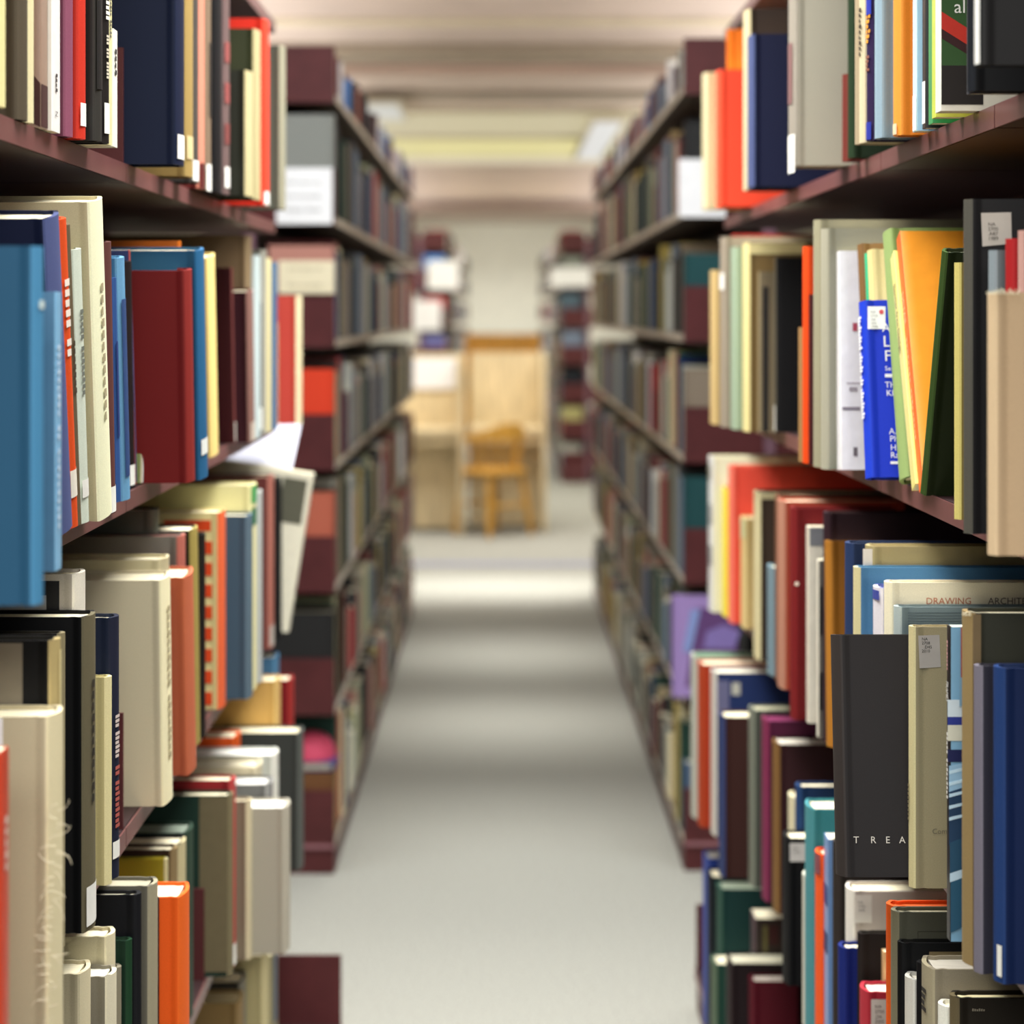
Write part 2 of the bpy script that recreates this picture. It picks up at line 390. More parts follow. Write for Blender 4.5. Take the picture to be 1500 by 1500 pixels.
lay_shelf(-1, LZ[2]-LIP, WL, [
 ('large teal blue cloth book jutting from the shelf', 51, 888, 361, 61, '#2a5570', '#4f86a8', dict(D=.2, dec=[('spine_panel','s',(440,452,.2,.6),'#c9d6cf')])),
 ('pale blue paperback with worn white corner', 81, 838, 428, 90, '#4f7896', '#84b6d6', dict(soft=1, dec=[('lettering','s',(505,.35,790),'#e7eef2','#9 2 10')])),
 ('navy blue cloth book with slate spine', 88, 787, 322, 106, '#141c38', '#565f88', dict(xt=67, dec=[])),
 ('thin orange book with white lettered spine', 104, 776, 323, 112, '#c8502a', '#d8592c', dict(xt=86, dec=[SL(690, 730, '#e6e0d2'), TS(412, .6, '#f3e6d8', '#5 2', 540)])),
 ('dark taupe book with mottled spine', 113, None, 331, 118, '#5a5040', '#6e6450', dict(xt=96, dec=[TS(500, .4, '#463c30', '#7', 590)])),
 ('pale green white book with black lettering', 120, None, 367, 128, '#b0b6a6', '#ced6c8', dict(xt=108, dec=[TS(455, .4, '#70756c', '#5 8', 590), SL(704, 730)])),
 ('large cream cloth book taller than its neighbours', 147, None, 297, 164, '#b3aa8c', '#f0e8c6', dict(xt=132, D=.26, dec=[TS(420, .2, '#a99f80', '#12', 640)])),
 ('thin plum brown book past the large cream one', 158, None, 356, 167, '#432629', '#64403c', dict(xt=151, dec=[SL(715, 753)])),
 ('steel blue book in a creased plastic jacket', 172, 737, 408, 179, '#27406e', '#3c5c92', dict(xt=165, dec=[PN(500, 640, '#2a3f78', .2, .7)])),
 ('light blue book with dark blue lower spine', 181, 735, 379, 188, '#4a7aa0', '#6f9fc0', dict(xt=172, dec=[PN(440, 700, '#34507e', .15, .9)])),
 ('black narrow book with flecked spine', 189, 716, 384, 195, '#1e1a1a', '#2a2222', dict(xt=184, dec=[SL(682, 712)])),
 ('red topped book with violet blue lower spine', 199, 710, 367, 206, '#3c4a7a', '#b0503c', dict(xt=189, soft=1, dec=[PN(423, 706, '#666a96')])),
 ('olive green book leaning away with cream foot', 207, 710, 395, 217, '#757e50', '#c4bb9c', dict(xt=214, dec=[SL(655, 706)])),
 ('wide dark red cloth book', 276, 709, 397, 291, '#701d1c', '#86302c', dict(xt=271, D=.22)),
 ('teal blue tall book behind the dark red one', 294, 704, 368, 303, '#1d4a68', '#2a6288', dict(xt=288, D=.22, dec=[SL(645, 668, '#d8dcd8')])),
 ('orange brown book showing only its top', 262, None, 353, 272, '#a85a18', '#b8661e', dict(t=.012, D=.24)),
 ('pale yellow book with worn spine', 310, 671, 378, 320, '#b8a468', '#e2cc88', dict(xt=304)),
 ('dark maroon book with rosy spine', 344, 650, 393, 351, '#3a0f14', '#7a4644', dict(xt=339, D=.22, dec=[SL(618, 647)])),
 ('dark maroon shorter book with taupe spine', 366, 650, 428, 372, '#34101a', '#84645c', dict(xt=363, dec=[SL(620, 648, '#b8aca0')])),
 ('tall brown taupe book above the maroon pair', 361, None, 345, 370, '#66553f', '#85745a', dict(D=.26)),
 ('pale grey blue narrow book', 374, None, 374, 381, '#a2aeb0', '#b3c0c0', dict()),
 ('black short book near the stack end', 376, 640, 443, 382, '#1b1c1d', '#2a2c2c', dict(dec=[SL(598, 630)])),
 ('grey narrow book near the stack end', 383, None, 366, 389, '#8a8c84', '#9a9a90', dict()),
 ('cream blue book near the stack end', 390, None, 378, 396, '#b8b288', '#cfc79a', dict()),
 ('denim blue book near the stack end', 399, None, 384, 405, '#35506e', '#4c6c8c', dict()),
 ('pale cream short book before the red one', 400, None, 473, 406, '#d6bd84', '#ecd79c', dict()),
 ('red book with cream spine jutting at the end', 436, 622, 433, 448, '#ad463c', '#e2d8b4', dict()),
], 'second row of ' + N, gaps=())

lay_shelf(-1, LZ[3]-LIP, WL, [
 ('vermilion paperback cut by the picture edge', 3, None, 1103, 13, '#bd4428', '#c94c2e', dict(w=.35, soft=1, dec=[TS(1200, .5, '#e9d8c8', '#5', 1300)])),
 ('cream cloth book with frayed torn spine', 72, None, 1051, 92, '#b5ab90', '#ddd3b0', dict(w=.352, dec=[('call_number_label', 'c', (-14, 1052, 4, 1094), '#eceae4')])),
 ('grey and black quarter bound book, torn spine', 76, None, 939, 86, '#0c0b0c', '#b9a878', dict(dec=[('cover_panel', 'c', (-60, 942, 33, 1420), '#7d7566'), PN(955, 1300, '#d8cb98', .35, .8)])),
 ('thin black book with cream edged spine', 88, 1390, 929, 94, '#17140f', '#8d8468', dict()),
 ('large black cloth book with worn grey spine', 124, 1368, 905, 139, '#07080a', '#6b6550', dict(D=.26, dec=[SL(1302, 1360), TS(1000, .2, '#2d2a22', '#11', 1200)])),
 ('grey and black book with white edges', 110, None, 842, 124, '#9d978c', '#d9d4c6', dict(dec=[('cover_panel', 'c', (40, 851, 87, 1000), '#0c0c10'), ('call_number_label', 'c', (36, 872, 68, 910), '#8f8c88')])),
 ('thin cream book shorter than the navy one', 157, 1298, 993, 162, '#b3a97c', '#d6cda0', dict()),
 ('navy book with red and white lettering', 163, None, 906, 172, '#1b2438', '#262a3c', dict(dec=[TS(1050, .5, '#d6c8c0', '#3 6', 1120), TS(1125, .5, '#b05a50', '#2 9', 1225), SL(1235, 1260)])),
 ('large cream linen book with stitched spine', 240, 1182, 851, 258, '#c3baa0', '#e9dfbc', dict(xt=236, D=.26, dec=[TS(890, .25, '#a89c78', '#10 8', 1130)])),
 ('cream book behind the large linen one', 235, None, 821, 248, '#c8bf9c', '#d6cca8', dict(D=.24)),
 ('terracotta cloth book', 276, 1137, 847, 287, '#a65c42', '#b86b4e', dict(xt=271, dec=[])),
 ('small grey book with dusty pink top', 262, None, 786, 270, '#72706a', '#a8665a', dict(pg='#b0685c')),
 ('plain grey book deep under the shelf', 222, None, 748, 232, '#6f756c', None, dict(D=.09)),
 ('brown black book with yellow green spine', 284, None, 778, 292, '#2a2118', '#9a8c50', dict(xt=280)),
 ('black book beside the orange chequered one', 293, None, 784, 299, '#141210', '#1b1714', dict()),
 ('orange chequered book with cream grid', 321, 1040, 751, 330, '#cfc08c', '#d0663e', dict(D=.24, dec=
   [('jacket_picture', 'c', (240, 762, 309, 778), '#cf4a14')] + [('jacket_picture', 'c', (296, 793+i*31.5, 311, 812+i*31.5), '#cf4a14') for i in range(8)])),
 ('wide slate blue cloth book', 362, 1025, 756, 369, '#3f5362', '#5a6c78', dict(D=.22)),
 ('cream book with green patch on its spine', 367, None, 711, 375, '#bdb88a', '#d5d0a0', dict(D=.24, dec=[PN(712, 738, '#4a9a58'), PN(745, 770, '#2a6a3c')])),
 ('pale grey narrow book past the green patched one', 376, None, 722, 383, '#8f9490', '#a9adaa', dict()),
 ('dusty pink tall book', 394, 952, 699, 402, '#6a3a36', '#a06a5e', dict(dec=[SL(918, 948, '#b4aca4')])),
 ('black tall book beside the dusty pink one', 406, 938, 702, 413, '#0b0b0d', '#111214', dict()),
 ('white framed grey book tilting at the end', 422, 893, 692, 429, '#d5d2c0', '#dedbc8', dict(d=3.67, t=.03, roll=9, soft=1, dec=[('cover_panel', 'c', (380,702,416,768), '#5a5a4c')])),
], 'third row of ' + N, gaps=(2.28,))

lay_shelf(-1, LZ[4]-LIP, WL, [
 ('short cream book, front of the low row', 118, None, 1428, 132, '#b9b094', '#d3caac', dict(w=.412)),
 ('short grey book with bright white page top', 158, None, 1432, 169, '#7d786a', '#dad4bc', dict(pg='#f6f1dc')),
 ('cream cloth book behind the short pair', 157, None, 1373, 167, '#b4ac90', '#d9d1b2', dict()),
 ('small grey book with a torn spine', 171, None, 1420, 176, '#6a665a', '#8c8674', dict()),
 ('dark green narrow book', 188, None, 1379, 192, '#173224', '#24462f', dict(dec=[])),
 ('tall black book with grey joint', 200, None, 1312, 205, '#101116', '#1d1e22', dict(pg='#c9c4ac')),
 ('grey book showing a pale page top', 220, None, 1299, 229, '#6a675c', '#a09a84', dict(pg='#a8a28c')),
 ('second tall black book beside the orange one', 226, None, 1320, 231, '#0b0c12', '#141520', dict(pg='#d8d2b8')),
 ('bright orange cloth book', 264, None, 1315, 277, '#dd6020', '#e56f2c', dict()),
 ('mustard yellow book with cream spine', 243, None, 1259, 250, '#a3962e', '#cfc79a', dict(d=2.62, t=.012)),
 ('brown book with cream bound edge', 252, None, 1246, 258, '#3a2a20', '#8a7858', dict()),
 ('black book with cream page edge, low row', 262, None, 1238, 271, '#16161a', '#b9b08c', dict()),
 ('dark green book with curling top', 272, None, 1221, 288, '#27392e', '#33473a', dict(pg='#7f8a7c')),
 ('large dark green book with taupe half binding', 335, 1425, 1166, 341, '#20382f', '#7a7258', dict(D=.24, d=2.91, dec=[('cover_panel', 'c', (292, 1167, 334, 1424), '#6e654c')])),
 ('dark red tall book with red spine', 338, 1420, 1144, 347, '#761a20', '#b04a48', dict(D=.24, dec=[SL(1386, 1417)])),
 ('taupe book with pale spine past the red one', 363, 1407, 1174, 369, '#7d7160', '#c6bc9e', dict()),
 ('wide light grey book jutting out', 417, 1398, 1184, 426, '#a09b8d', '#b4afa0', dict(pg='#f5f3ea')),
 ('grey book with white top behind the light grey one', 392, None, 1150, 400, '#5a5a58', '#8a8a88', dict(pg='#d6d4cc')),
 ('cream book behind the taupe one', 376, None, 1124, 385, '#b9b096', '#c4bca2', dict(pg='#d2cab0')),
 ('pale book with a wide white top edge', 400, None, 1107, 408, '#b9bcb4', '#dcdcd2', dict(pg='#f0efe6')),
 ('small bright orange book on the low row', 344, None, 1081, 353, '#c95518', '#cc5c20', dict(D=.12)),
 ('wide charcoal book with grey spine', 438, 1276, 1074, 448, '#3b3e3b', '#5c605c', dict(D=.26)),
 ('tan book on the far end of the low row', 404, None, 998, 413, '#b9975a', '#c9ac70', dict()),
 ('small blue book by the tan one', 402, None, 964, 412, '#3f6484', '#4f7896', dict(D=.1)),
 ('deep red book by the tan one', 424, None, 997, 433, '#7a1c20', '#9c3430', dict()),
], 'fourth row of ' + N, gaps=(2.90,))

lay_shelf(-1, LZ[5]-LIP, WL, [
 ('tan book with pale top on the bottom shelf', 348, None, 1470, 357, '#9a8256', '#a89064', dict(d=3.10, pg='#cfc096')),
 ('grey book with knobbed top on the bottom shelf', 352, None, 1440, 365, '#4a4840', '#8a887c', dict()),
 ('cream ridged book on the bottom shelf', 385, None, 1402, 395, '#b3aa82', '#c4bb92', dict()),
 ('cream book with blue grey band, bottom shelf', 399, None, 1400, 409, '#a8a080', '#8f8a74', dict(dec=[PN(1400, 1500, '#45566a', .1, .4)])),
], 'bottom row of ' + N)

N = 'near right stack'
lay_shelf(1, RZ[1]-LIP, WR, [
 ('black cloth book with white label jutting out', 1437, 96, None, 1430, '#1c1b1b', '#2a2a2a', dict(h=.26, dec=[SL(-30, 93)])),
 ('black book under the jutting labelled one', 1424, 134, None, 1418, '#191a1c', '#22262c', dict(h=.26)),
 ('thin dark teal book by the garden magazine', 1419, 138, None, 1416, '#1e2c38', '#30404c', dict(h=.26, soft=1)),
 ('magazine with green lawn and red beam cover', 1378, 163, None, 1370, '#e2ddcc', '#efecdc', dict(h=.29, soft=1, dec=[
   ('jacket_picture', 'c', (1379, -60, 1440, 153), '#3a5a30'), ('jacket_picture', 'c', (1379, 96, 1440, 153), '#2a2420'),
   ('jacket_picture', 'c', [(1379, 56), (1379, 40), (1440, 78), (1440, 94)], '#402020'), ('jacket_picture', 'c', [(1379, 42), (1379, 17), (1440, 56), (1440, 80)], '#c23a2a'),
   ('lettering', 'c', (1397, 19, 20), '#f3f1e8', 'al')])),
 ('lime and yellow narrow paperback', 1371, 172, None, 1365, '#c9cc5a', '#c8d25a', dict(h=.28, soft=1)),
 ('green narrow paperback beside the lime one', 1366, 181, None, 1360, '#2c8a54', '#3f9a60', dict(h=.28, soft=1)),
 ('black pamphlet with white lower label', 1356, 188, None, 1351, '#1a1a1c', '#26221f', dict(h=.28, soft=1, dec=[SL(118, 180)])),
 ('sky blue and white paperback', 1343, 192, None, 1337, '#a8d0e6', '#c2e0ee', dict(h=.28, soft=1, dec=[SL(138, 190)])),
 ('orange cloth book with a worn foot', 1319, 198, None, 1311, '#e0862c', '#f09a44', dict(h=.28, dec=[('spine_panel', 's', (180, 196, .2, .9), '#dcc6a4')])),
 ('grey blue cloth book with grooved joint', 1291, 202, None, 1284, '#8297a4', '#93a8b4', dict(h=.28)),
 ('dark book with gold lettering and blue foot', 1278, 206, None, 1272, '#2a2440', '#33254a', dict(h=.28, dec=[PN(-30, 20, '#2a3aa0'), TS(20, .7, '#e09a2c', '#6', 70), TS(80, .5, '#8a5a4a', '#4', 110), PN(178, 204, '#2a3a9a')])),
 ('cream book with dark dashed spine', 1266, None, None, 1261, '#c3b898', '#cfc4a4', dict(h=.28, dec=[TS(10, .4, '#3a322a', '#9', 90)])),
 ('taupe thin book beside the dark green one', 1258, None, None, 1254, '#9a8c74', '#a89a80', dict(h=.28)),
 ('dark green narrow book, high up', 1249, 231, None, 1244, '#1d2e1c', '#263a24', dict(h=.28)),
 ('maroon brown shorter book past dark green', 1241, 236, 108, 1236, '#5a2420', '#6e342c', dict()),
 ('large plain grey book', 1166, 243, None, 1156, '#a29e90', '#8d877c', dict(h=.31, D=.22, dec=[SL(196, 252), PN(60, 150, '#7a5a58', .2, .7)])),
 ('navy blue book with slate joint', 1103, 274, 50, 1094, '#101736', '#4a5478', dict(D=.22)),
 ('dark brown book framed by cream edges', 1097, None, 13, 1089, '#2c2019', '#bdb290', dict(D=.22)),
 ('bright vermilion book', 1055, 303, 102, 1048, '#dd4e34', '#e85c40', dict(D=.24)),
 ('orange book behind the vermilion one', 1068, None, 43, 1062, '#e07a24', None, dict(t=.02)),
 ('cream book at the far end of the top row', 1035, None, 106, 1028, '#c9c098', '#d4cba6', dict()),
], 'top row of ' + N)

lay_shelf(1, RZ[2]-LIP, WR, [
 ('large beige cloth book with frayed top', 1456, 815, 429, 1448, '#b19a7c', '#cbb594', dict(D=.22)),
 ('blush pink narrow book', 1497, None, 338, 1490, '#b08a80', '#c09a90', dict(t=.011, w=.437, d=1.665)),
 ('red narrow book behind the beige one', 1481, None, 350, 1473, '#9a2226', '#a62a2c', dict(t=.016)),
 ('grey blue crinkled book behind the beige one', 1456, None, 367, 1450, '#667072', '#8a9498', dict(t=.016)),
 ('large black cloth book with square grey label', 1420, 783, 292, 1413, '#201f20', '#5a5850', dict(D=.24, dec=
   [('call_number_label', 'c', [(1439, 361), (1482, 357), (1481, 311), (1437, 312)], '#b9b2a8')] + [('lettering', 'c', (1447, 331+i*7, 5.5), '#4a443e', t) for i, t in enumerate(('NA', '2700', '.A87', '1989'))])),
 ('olive gold book with cream spine', 1404, 762, 385, 1399, '#837440', '#cfc37a', dict(xt=1404)),
 ('dark green cloth book leaning toward the aisle', 1353, 727, 371, 1349, '#222c14', '#4a6234', dict(xt=1385, D=.2)),
 ('orange cloth book with red orange spine', 1352, None, 351, 1345, '#f09a30', '#e8702a', dict(xt=1318, t=.022, D=.22, soft=1, dec=[TS(420, .5, '#f6c89a', 'DETAIL', 472), TS(490, .35, '#f0b080', '#8 9', 650)])),
 ('pale yellow book with black lettered spine', 1341, None, 380, 1333, '#eecd72', '#f3dc8c', dict(xt=1309, t=.022, soft=1, dec=[TS(408, .5, '#2e2a22', 'Barrier-free Design', 512)])),
 ('sage green cloth book with rounded spine', 1328, 714, 349, 1319, '#7d9058', '#8fa36a', dict(xt=1303, D=.22)),
 ('royal blue book with white title', 1276, 711, 447, 1270, '#1c38b4', '#2444c0', dict(d=2.295, xt=1266, D=.17, dec=
   [('call_number_label', 'c', (1271, 449, 1297, 482), '#f2f0ec')] + [('lettering', 'c', (1275, 459+i*5.4, 4), '#8a8a90', t) for i, t in enumerate(('NA', '2750', '.A6', '.S63', '1998'))]
   + [('jacket_picture', 'c', [(1291+3.6*math.cos(k*.785), 457+3.6*math.sin(k*.785)) for k in range(8)][::-1], '#c9545c')]
   + [('lettering', 'c', (x, y, p), '#f4f2ee', t) for x, y, p, t in ((1292, 486, 13, 'A'), (1293, 508, 17, 'LE'), (1295, 529, 17, 'FI'), (1296, 543, 7, 'Sec'), (1296, 568, 9, 'TH'), (1298, 580, 9, 'KI'), (1302, 636, 9, 'A.'), (1303, 647, 9, 'Ph'), (1304, 660, 9, 'H.'), (1304, 671, 9, 'Ra'))]
   + [('cover_panel', 'c', (1296, 548, 1309, 553), '#f0eee8'), ('cover_panel', 'c', (1304, 676, 1316, 680), '#f0eee8')]
   + [TS(462, .5, '#eef0f6', '#10 6 3 9', 618)])),
 ('small cream book above the royal blue one', 1290, None, 370, 1285, '#d6c894', '#cfc08a', dict(xt=1276, t=.018, d=2.335, D=.1)),
 ('green thin book above the royal blue one', 1282, None, 373, 1280, '#2f9a70', '#3fae82', dict(xt=1269, D=.06)),
 ('tan brown narrow book above the royal blue one', 1276, None, 362, 1272, '#8a6a40', '#7a5c38', dict(xt=1261, D=.1)),
 ('white paperback with pale grey line drawing', 1233, 692, 371, 1226, '#dcdce2', '#e6e4ea', dict(soft=1, xt=1229, D=.09, dec=[
   ('jacket_picture', 'c', (1234, 596, 1260, 601), '#8a8490'), ('jacket_picture', 'c', (1240, 560, 1260, 562), '#b0aab4'), ('jacket_picture', 'c', (1249, 473, 1256, 485), '#a84a60'), ('jacket_picture', 'c', (1244, 567, 1256, 573), '#9a949c'), ('jacket_picture', 'c', (1250, 655, 1256, 668), '#6a646c')])),
 ('large grey green book with front board exposed', 1211, None, 335, 1205, '#8d8c7e', '#a5a290', dict(D=.26)),
 ('large taupe grey book behind the grey green one', 1200, None, 322, 1194, '#858270', '#9a967e', dict(D=.28)),
 ('dark maroon book with grey call number label', 1191, 682, 432, 1187, '#361418', '#42191c', dict(dec=cn(1200, 442, 1220, 476, ('NA', '2760'), 5, '#a8a396'))),
 ('orange red narrow book', 1182, None, 361, 1178, '#c84818', '#d8501c', dict()),
 ('tan brown narrow book past the orange red one', 1176, None, 480, 1172, '#8a6c44', '#9a7a50', dict(D=.1)),
 ('tall black book in the middle of the row', 1136, 634, 377, 1132, '#131416', '#5a564a', dict(dec=[SL(594, 632)])),
 ('grey short book with black narrow stripe', 1112, None, 398, 1107, '#6e6450', '#8f8468', dict(dec=[('cover_panel', 'c', (1117, 420, 1126, 632), '#12100e')])),
 ('cream framed book with olive brown board', 1096, 637, 356, 1085, '#6a5836', '#cfc48f', dict(dec=[('cover_panel', 'c', (1098, 357, 1180, 372), '#c9bf8e')])),
 ('sage grey green book', 1078, None, 362, 1070, '#8a9a84', '#94a48e', dict()),
 ('taupe book with white label near its top', 1062, None, 347, 1053, '#8a8070', '#93897a', dict(dec=[SL(400, 424)])),
 ('dull red book showing only its top', 1075, None, 343, 1068, '#8a2a26', None, dict(t=.02)),
 ('tan narrow book at the far end', 1047, None, 396, 1040, '#b09a68', '#bda676', dict()),
], 'second row of ' + N)

lay_shelf(1, RZ[3]-LIP, WR, [
 ('navy blue cloth book with white spine label', 1468, 1443, 980, 1455, '#14274e', '#2a4474', dict(D=.2, dec=[('spine_panel','s',(1386,1432,.0,.22),'#ece8dc')])),
 ('dark grey violet book beside the navy one', 1435, 1428, 977, 1428, '#33323c', '#7a7680', dict()),
 ('large dark olive ribbed book with worn tan spine', 1424, None, 899, 1411, '#2f3028', '#93805a', dict(D=.24, dec=[('cover_panel', 'c', (1425, 900, 1437, 1420), '#6a5a40')])),
 ('blue picture magazine with red lettered spine', 1392, 1380, 919, 1387, '#7ba3bc', '#1e1c20', dict(soft=1, dec=[
   ('jacket_picture', 'c', (1388, 1025, 1420, 1050), '#c6d2d8'), ('jacket_picture', 'c', (1388, 1050, 1420, 1062), '#2e3a86'), ('jacket_picture', 'c', (1388, 1062, 1420, 1085), '#c9c8b8'),
   ('jacket_picture', 'c', (1388, 1098, 1420, 1116), '#1c2250'), ('jacket_picture', 'c', [(1390, 1160), (1420, 1150), (1420, 1116), (1390, 1122)], '#8fb0c6'),
   ('jacket_picture', 'c', [(1390, 1238), (1420, 1226), (1420, 1150), (1390, 1160)], '#24405c')] +
   [('jacket_picture', 'c', [(1390, 1134+i*17), (1420, 1126+i*17), (1420, 1122+i*17), (1390, 1129+i*17)], '#b8d0dc') for i in range(5)] +
   [('jacket_picture', 'c', [(1391, 1292), (1424, 1276), (1424, 1222), (1391, 1234)], '#2a5068'), ('jacket_picture', 'c', [(1391, 1292), (1424, 1280), (1424, 1268), (1391, 1279)], '#b6ccd8'),
    ('jacket_picture', 'c', [(1392, 1366), (1424, 1350), (1424, 1280), (1392, 1292)], '#2c5870'),
    ('jacket_picture', 'c', (1405, 918, 1420, 1034), '#7e9fb4'), ('jacket_picture', 'c', (1407, 919, 1420, 992), '#9a3440')] +
   [('lettering', 's', (940, .4, 990), '#d8a0a0', '#8'), ('lettering', 's', (1000, .6, 1030), '#f0eeea', 'FRAMES'), ('lettering', 's', (1075, .5, 1180), '#e8e6e0', '#5 9')])),
 ('tan book with printed call number label', 1337, 1302, 919, 1327, '#90866a', '#c9bf94', dict(D=.17, dec=
   [('call_number_label', 'c', [(1347, 979), (1378, 977), (1376, 930), (1345, 931)], '#a39c94')] + [('lettering', 'c', (1350+(3 if i == 2 else 0), 938+i*5.8, 4.4), '#26221e', t) for i, t in enumerate(('NA', '2708', '.D45', '2010'))]
   + [('lettering', 'c', (1365, 1221, 8), '#6a624e', 'Comp'), TS(1150, .3, '#8a7f60', '#9', 1210)])),
 ('black cloth book with spaced silver capitals', 1237, 1295, 940, 1226, '#2d2a2a', '#3d3836', dict(xt=1229, D=.17, dec=[('lettering', 'c', (x, 1235, 10), '#cfc8bc', t) for x, t in ((1250, 'T'), (1275, 'R'), (1297, 'E'), (1317, 'A'))])),
 ('grey blue ribbed book with pale top', 1317, None, 890, 1311, '#6f7d80', '#a9b4b2', dict(d=2.13, D=.2, pg='#d9d4c0', dec=[('cover_panel', 'c', (1330, 897+4*i, 1480, 898.4+4*i), '#59676c') for i in range(5)])),
 ('cream book titled across its upper board', 1303, None, 854, 1297, '#d3ccb6', '#e6dfc4', dict(D=.22, dec=[('lettering', 'c', (1356, 885, 10), '#b0603e', 'DRAWING'), ('lettering', 'c', (1447, 885, 10), '#5a4c44', 'ARCHITECTURE')])),
 ('small white and violet book', 1290, None, 862, 1281, '#5a64a4', '#dcd8dc', dict(D=.08, dec=[PN(866, 880, '#46509a')])),
 ('blue cloth book with broad cream top', 1257, None, 832, 1252, '#4f7a9c', '#cfc79c', dict(D=.26, pg='#cfc6a0')),
 ('tan book with thick page top', 1277, None, 801, 1270, '#9a8e6a', '#a89c74', dict(D=.24, t=.03, dec=[('call_number_label', 'c', (1264, 804, 1278, 828), '#cfc8c0')])),
 ('dark blue narrow book by the ochre one', 1247, None, 797, 1240, '#22304e', '#2e4064', dict()),
 ('ochre brown narrow book', 1219, 1098, 795, 1213, '#8d5f20', '#a8752e', dict(xt=1216, D=.12)),
 ('large dark plum book behind the ochre one', 1214, None, 752, 1208, '#2d1a20', '#35222a', dict(D=.28)),
 ('black and white photo magazine', 1199, None, 821, 1196, '#5a5650', '#d8d4c4', dict(soft=1, D=.05, dec=[('jacket_picture', 'c', (1200, 860, 1215, 930), '#22201e'), ('jacket_picture', 'c', (1200, 985, 1215, 1040), '#1a1817')])),
 ('slim white magazine with grey upper board', 1184, 1060, 772, 1179, '#cfcabc', '#e6e1d0', dict(soft=1, t=.02, D=.06, dec=[('cover_panel', 'c', (1186, 773, 1215, 800), '#77797e')])),
 ('deep red book past the slim magazine', 1165, None, 745, 1159, '#641418', '#762022', dict(D=.14, dec=[('call_number_label', 'c', [(1167+3*math.cos(k*.785), 855+3*math.sin(k*.785)) for k in range(8)][::-1], '#e8e0d0')])),
 ('terracotta book with salmon joint', 1148, 1011, 735, 1140, '#a44c38', '#a87c68', dict(D=.18)),
 ('tall brown book above the terracotta one', 1143, None, 727, 1137, '#5a3a2c', '#74503c', dict(D=.28)),
 ('blue grey short book', 1132, None, 832, 1125, '#5a707c', '#72868e', dict()),
 ('dark book inside a tall cream frame', 1112, 968, 722, 1098, '#3a2e24', '#c2b994', dict(D=.26, dec=[('cover_panel', 'c', (1113, 722, 1280, 731), '#b4ab88')])),
 ('pale tan book with cream upper label', 1092, 922, 760, 1084, '#c8b078', '#d2bd88', dict(dec=[PN(760, 790, '#c6cca0')])),
 ('coral red large book rising at the back', 1073, None, 684, 1068, '#d2503f', '#e07a68', dict(D=.26)),
 ('bright yellow book with orange edge', 1064, 905, 716, 1051, '#e2703c', '#f2d44c', dict()),
 ('white book with spotted grey spine', 1044, None, 670, 1033, '#c9c8b0', '#cfcfca', dict(dec=[PN(740, 770, '#9a9a98'), PN(800, 830, '#8e8e8c'), ('spine_panel','s',(682,704,.2,.8),'#8a8778')])),
], 'third row of ' + N)

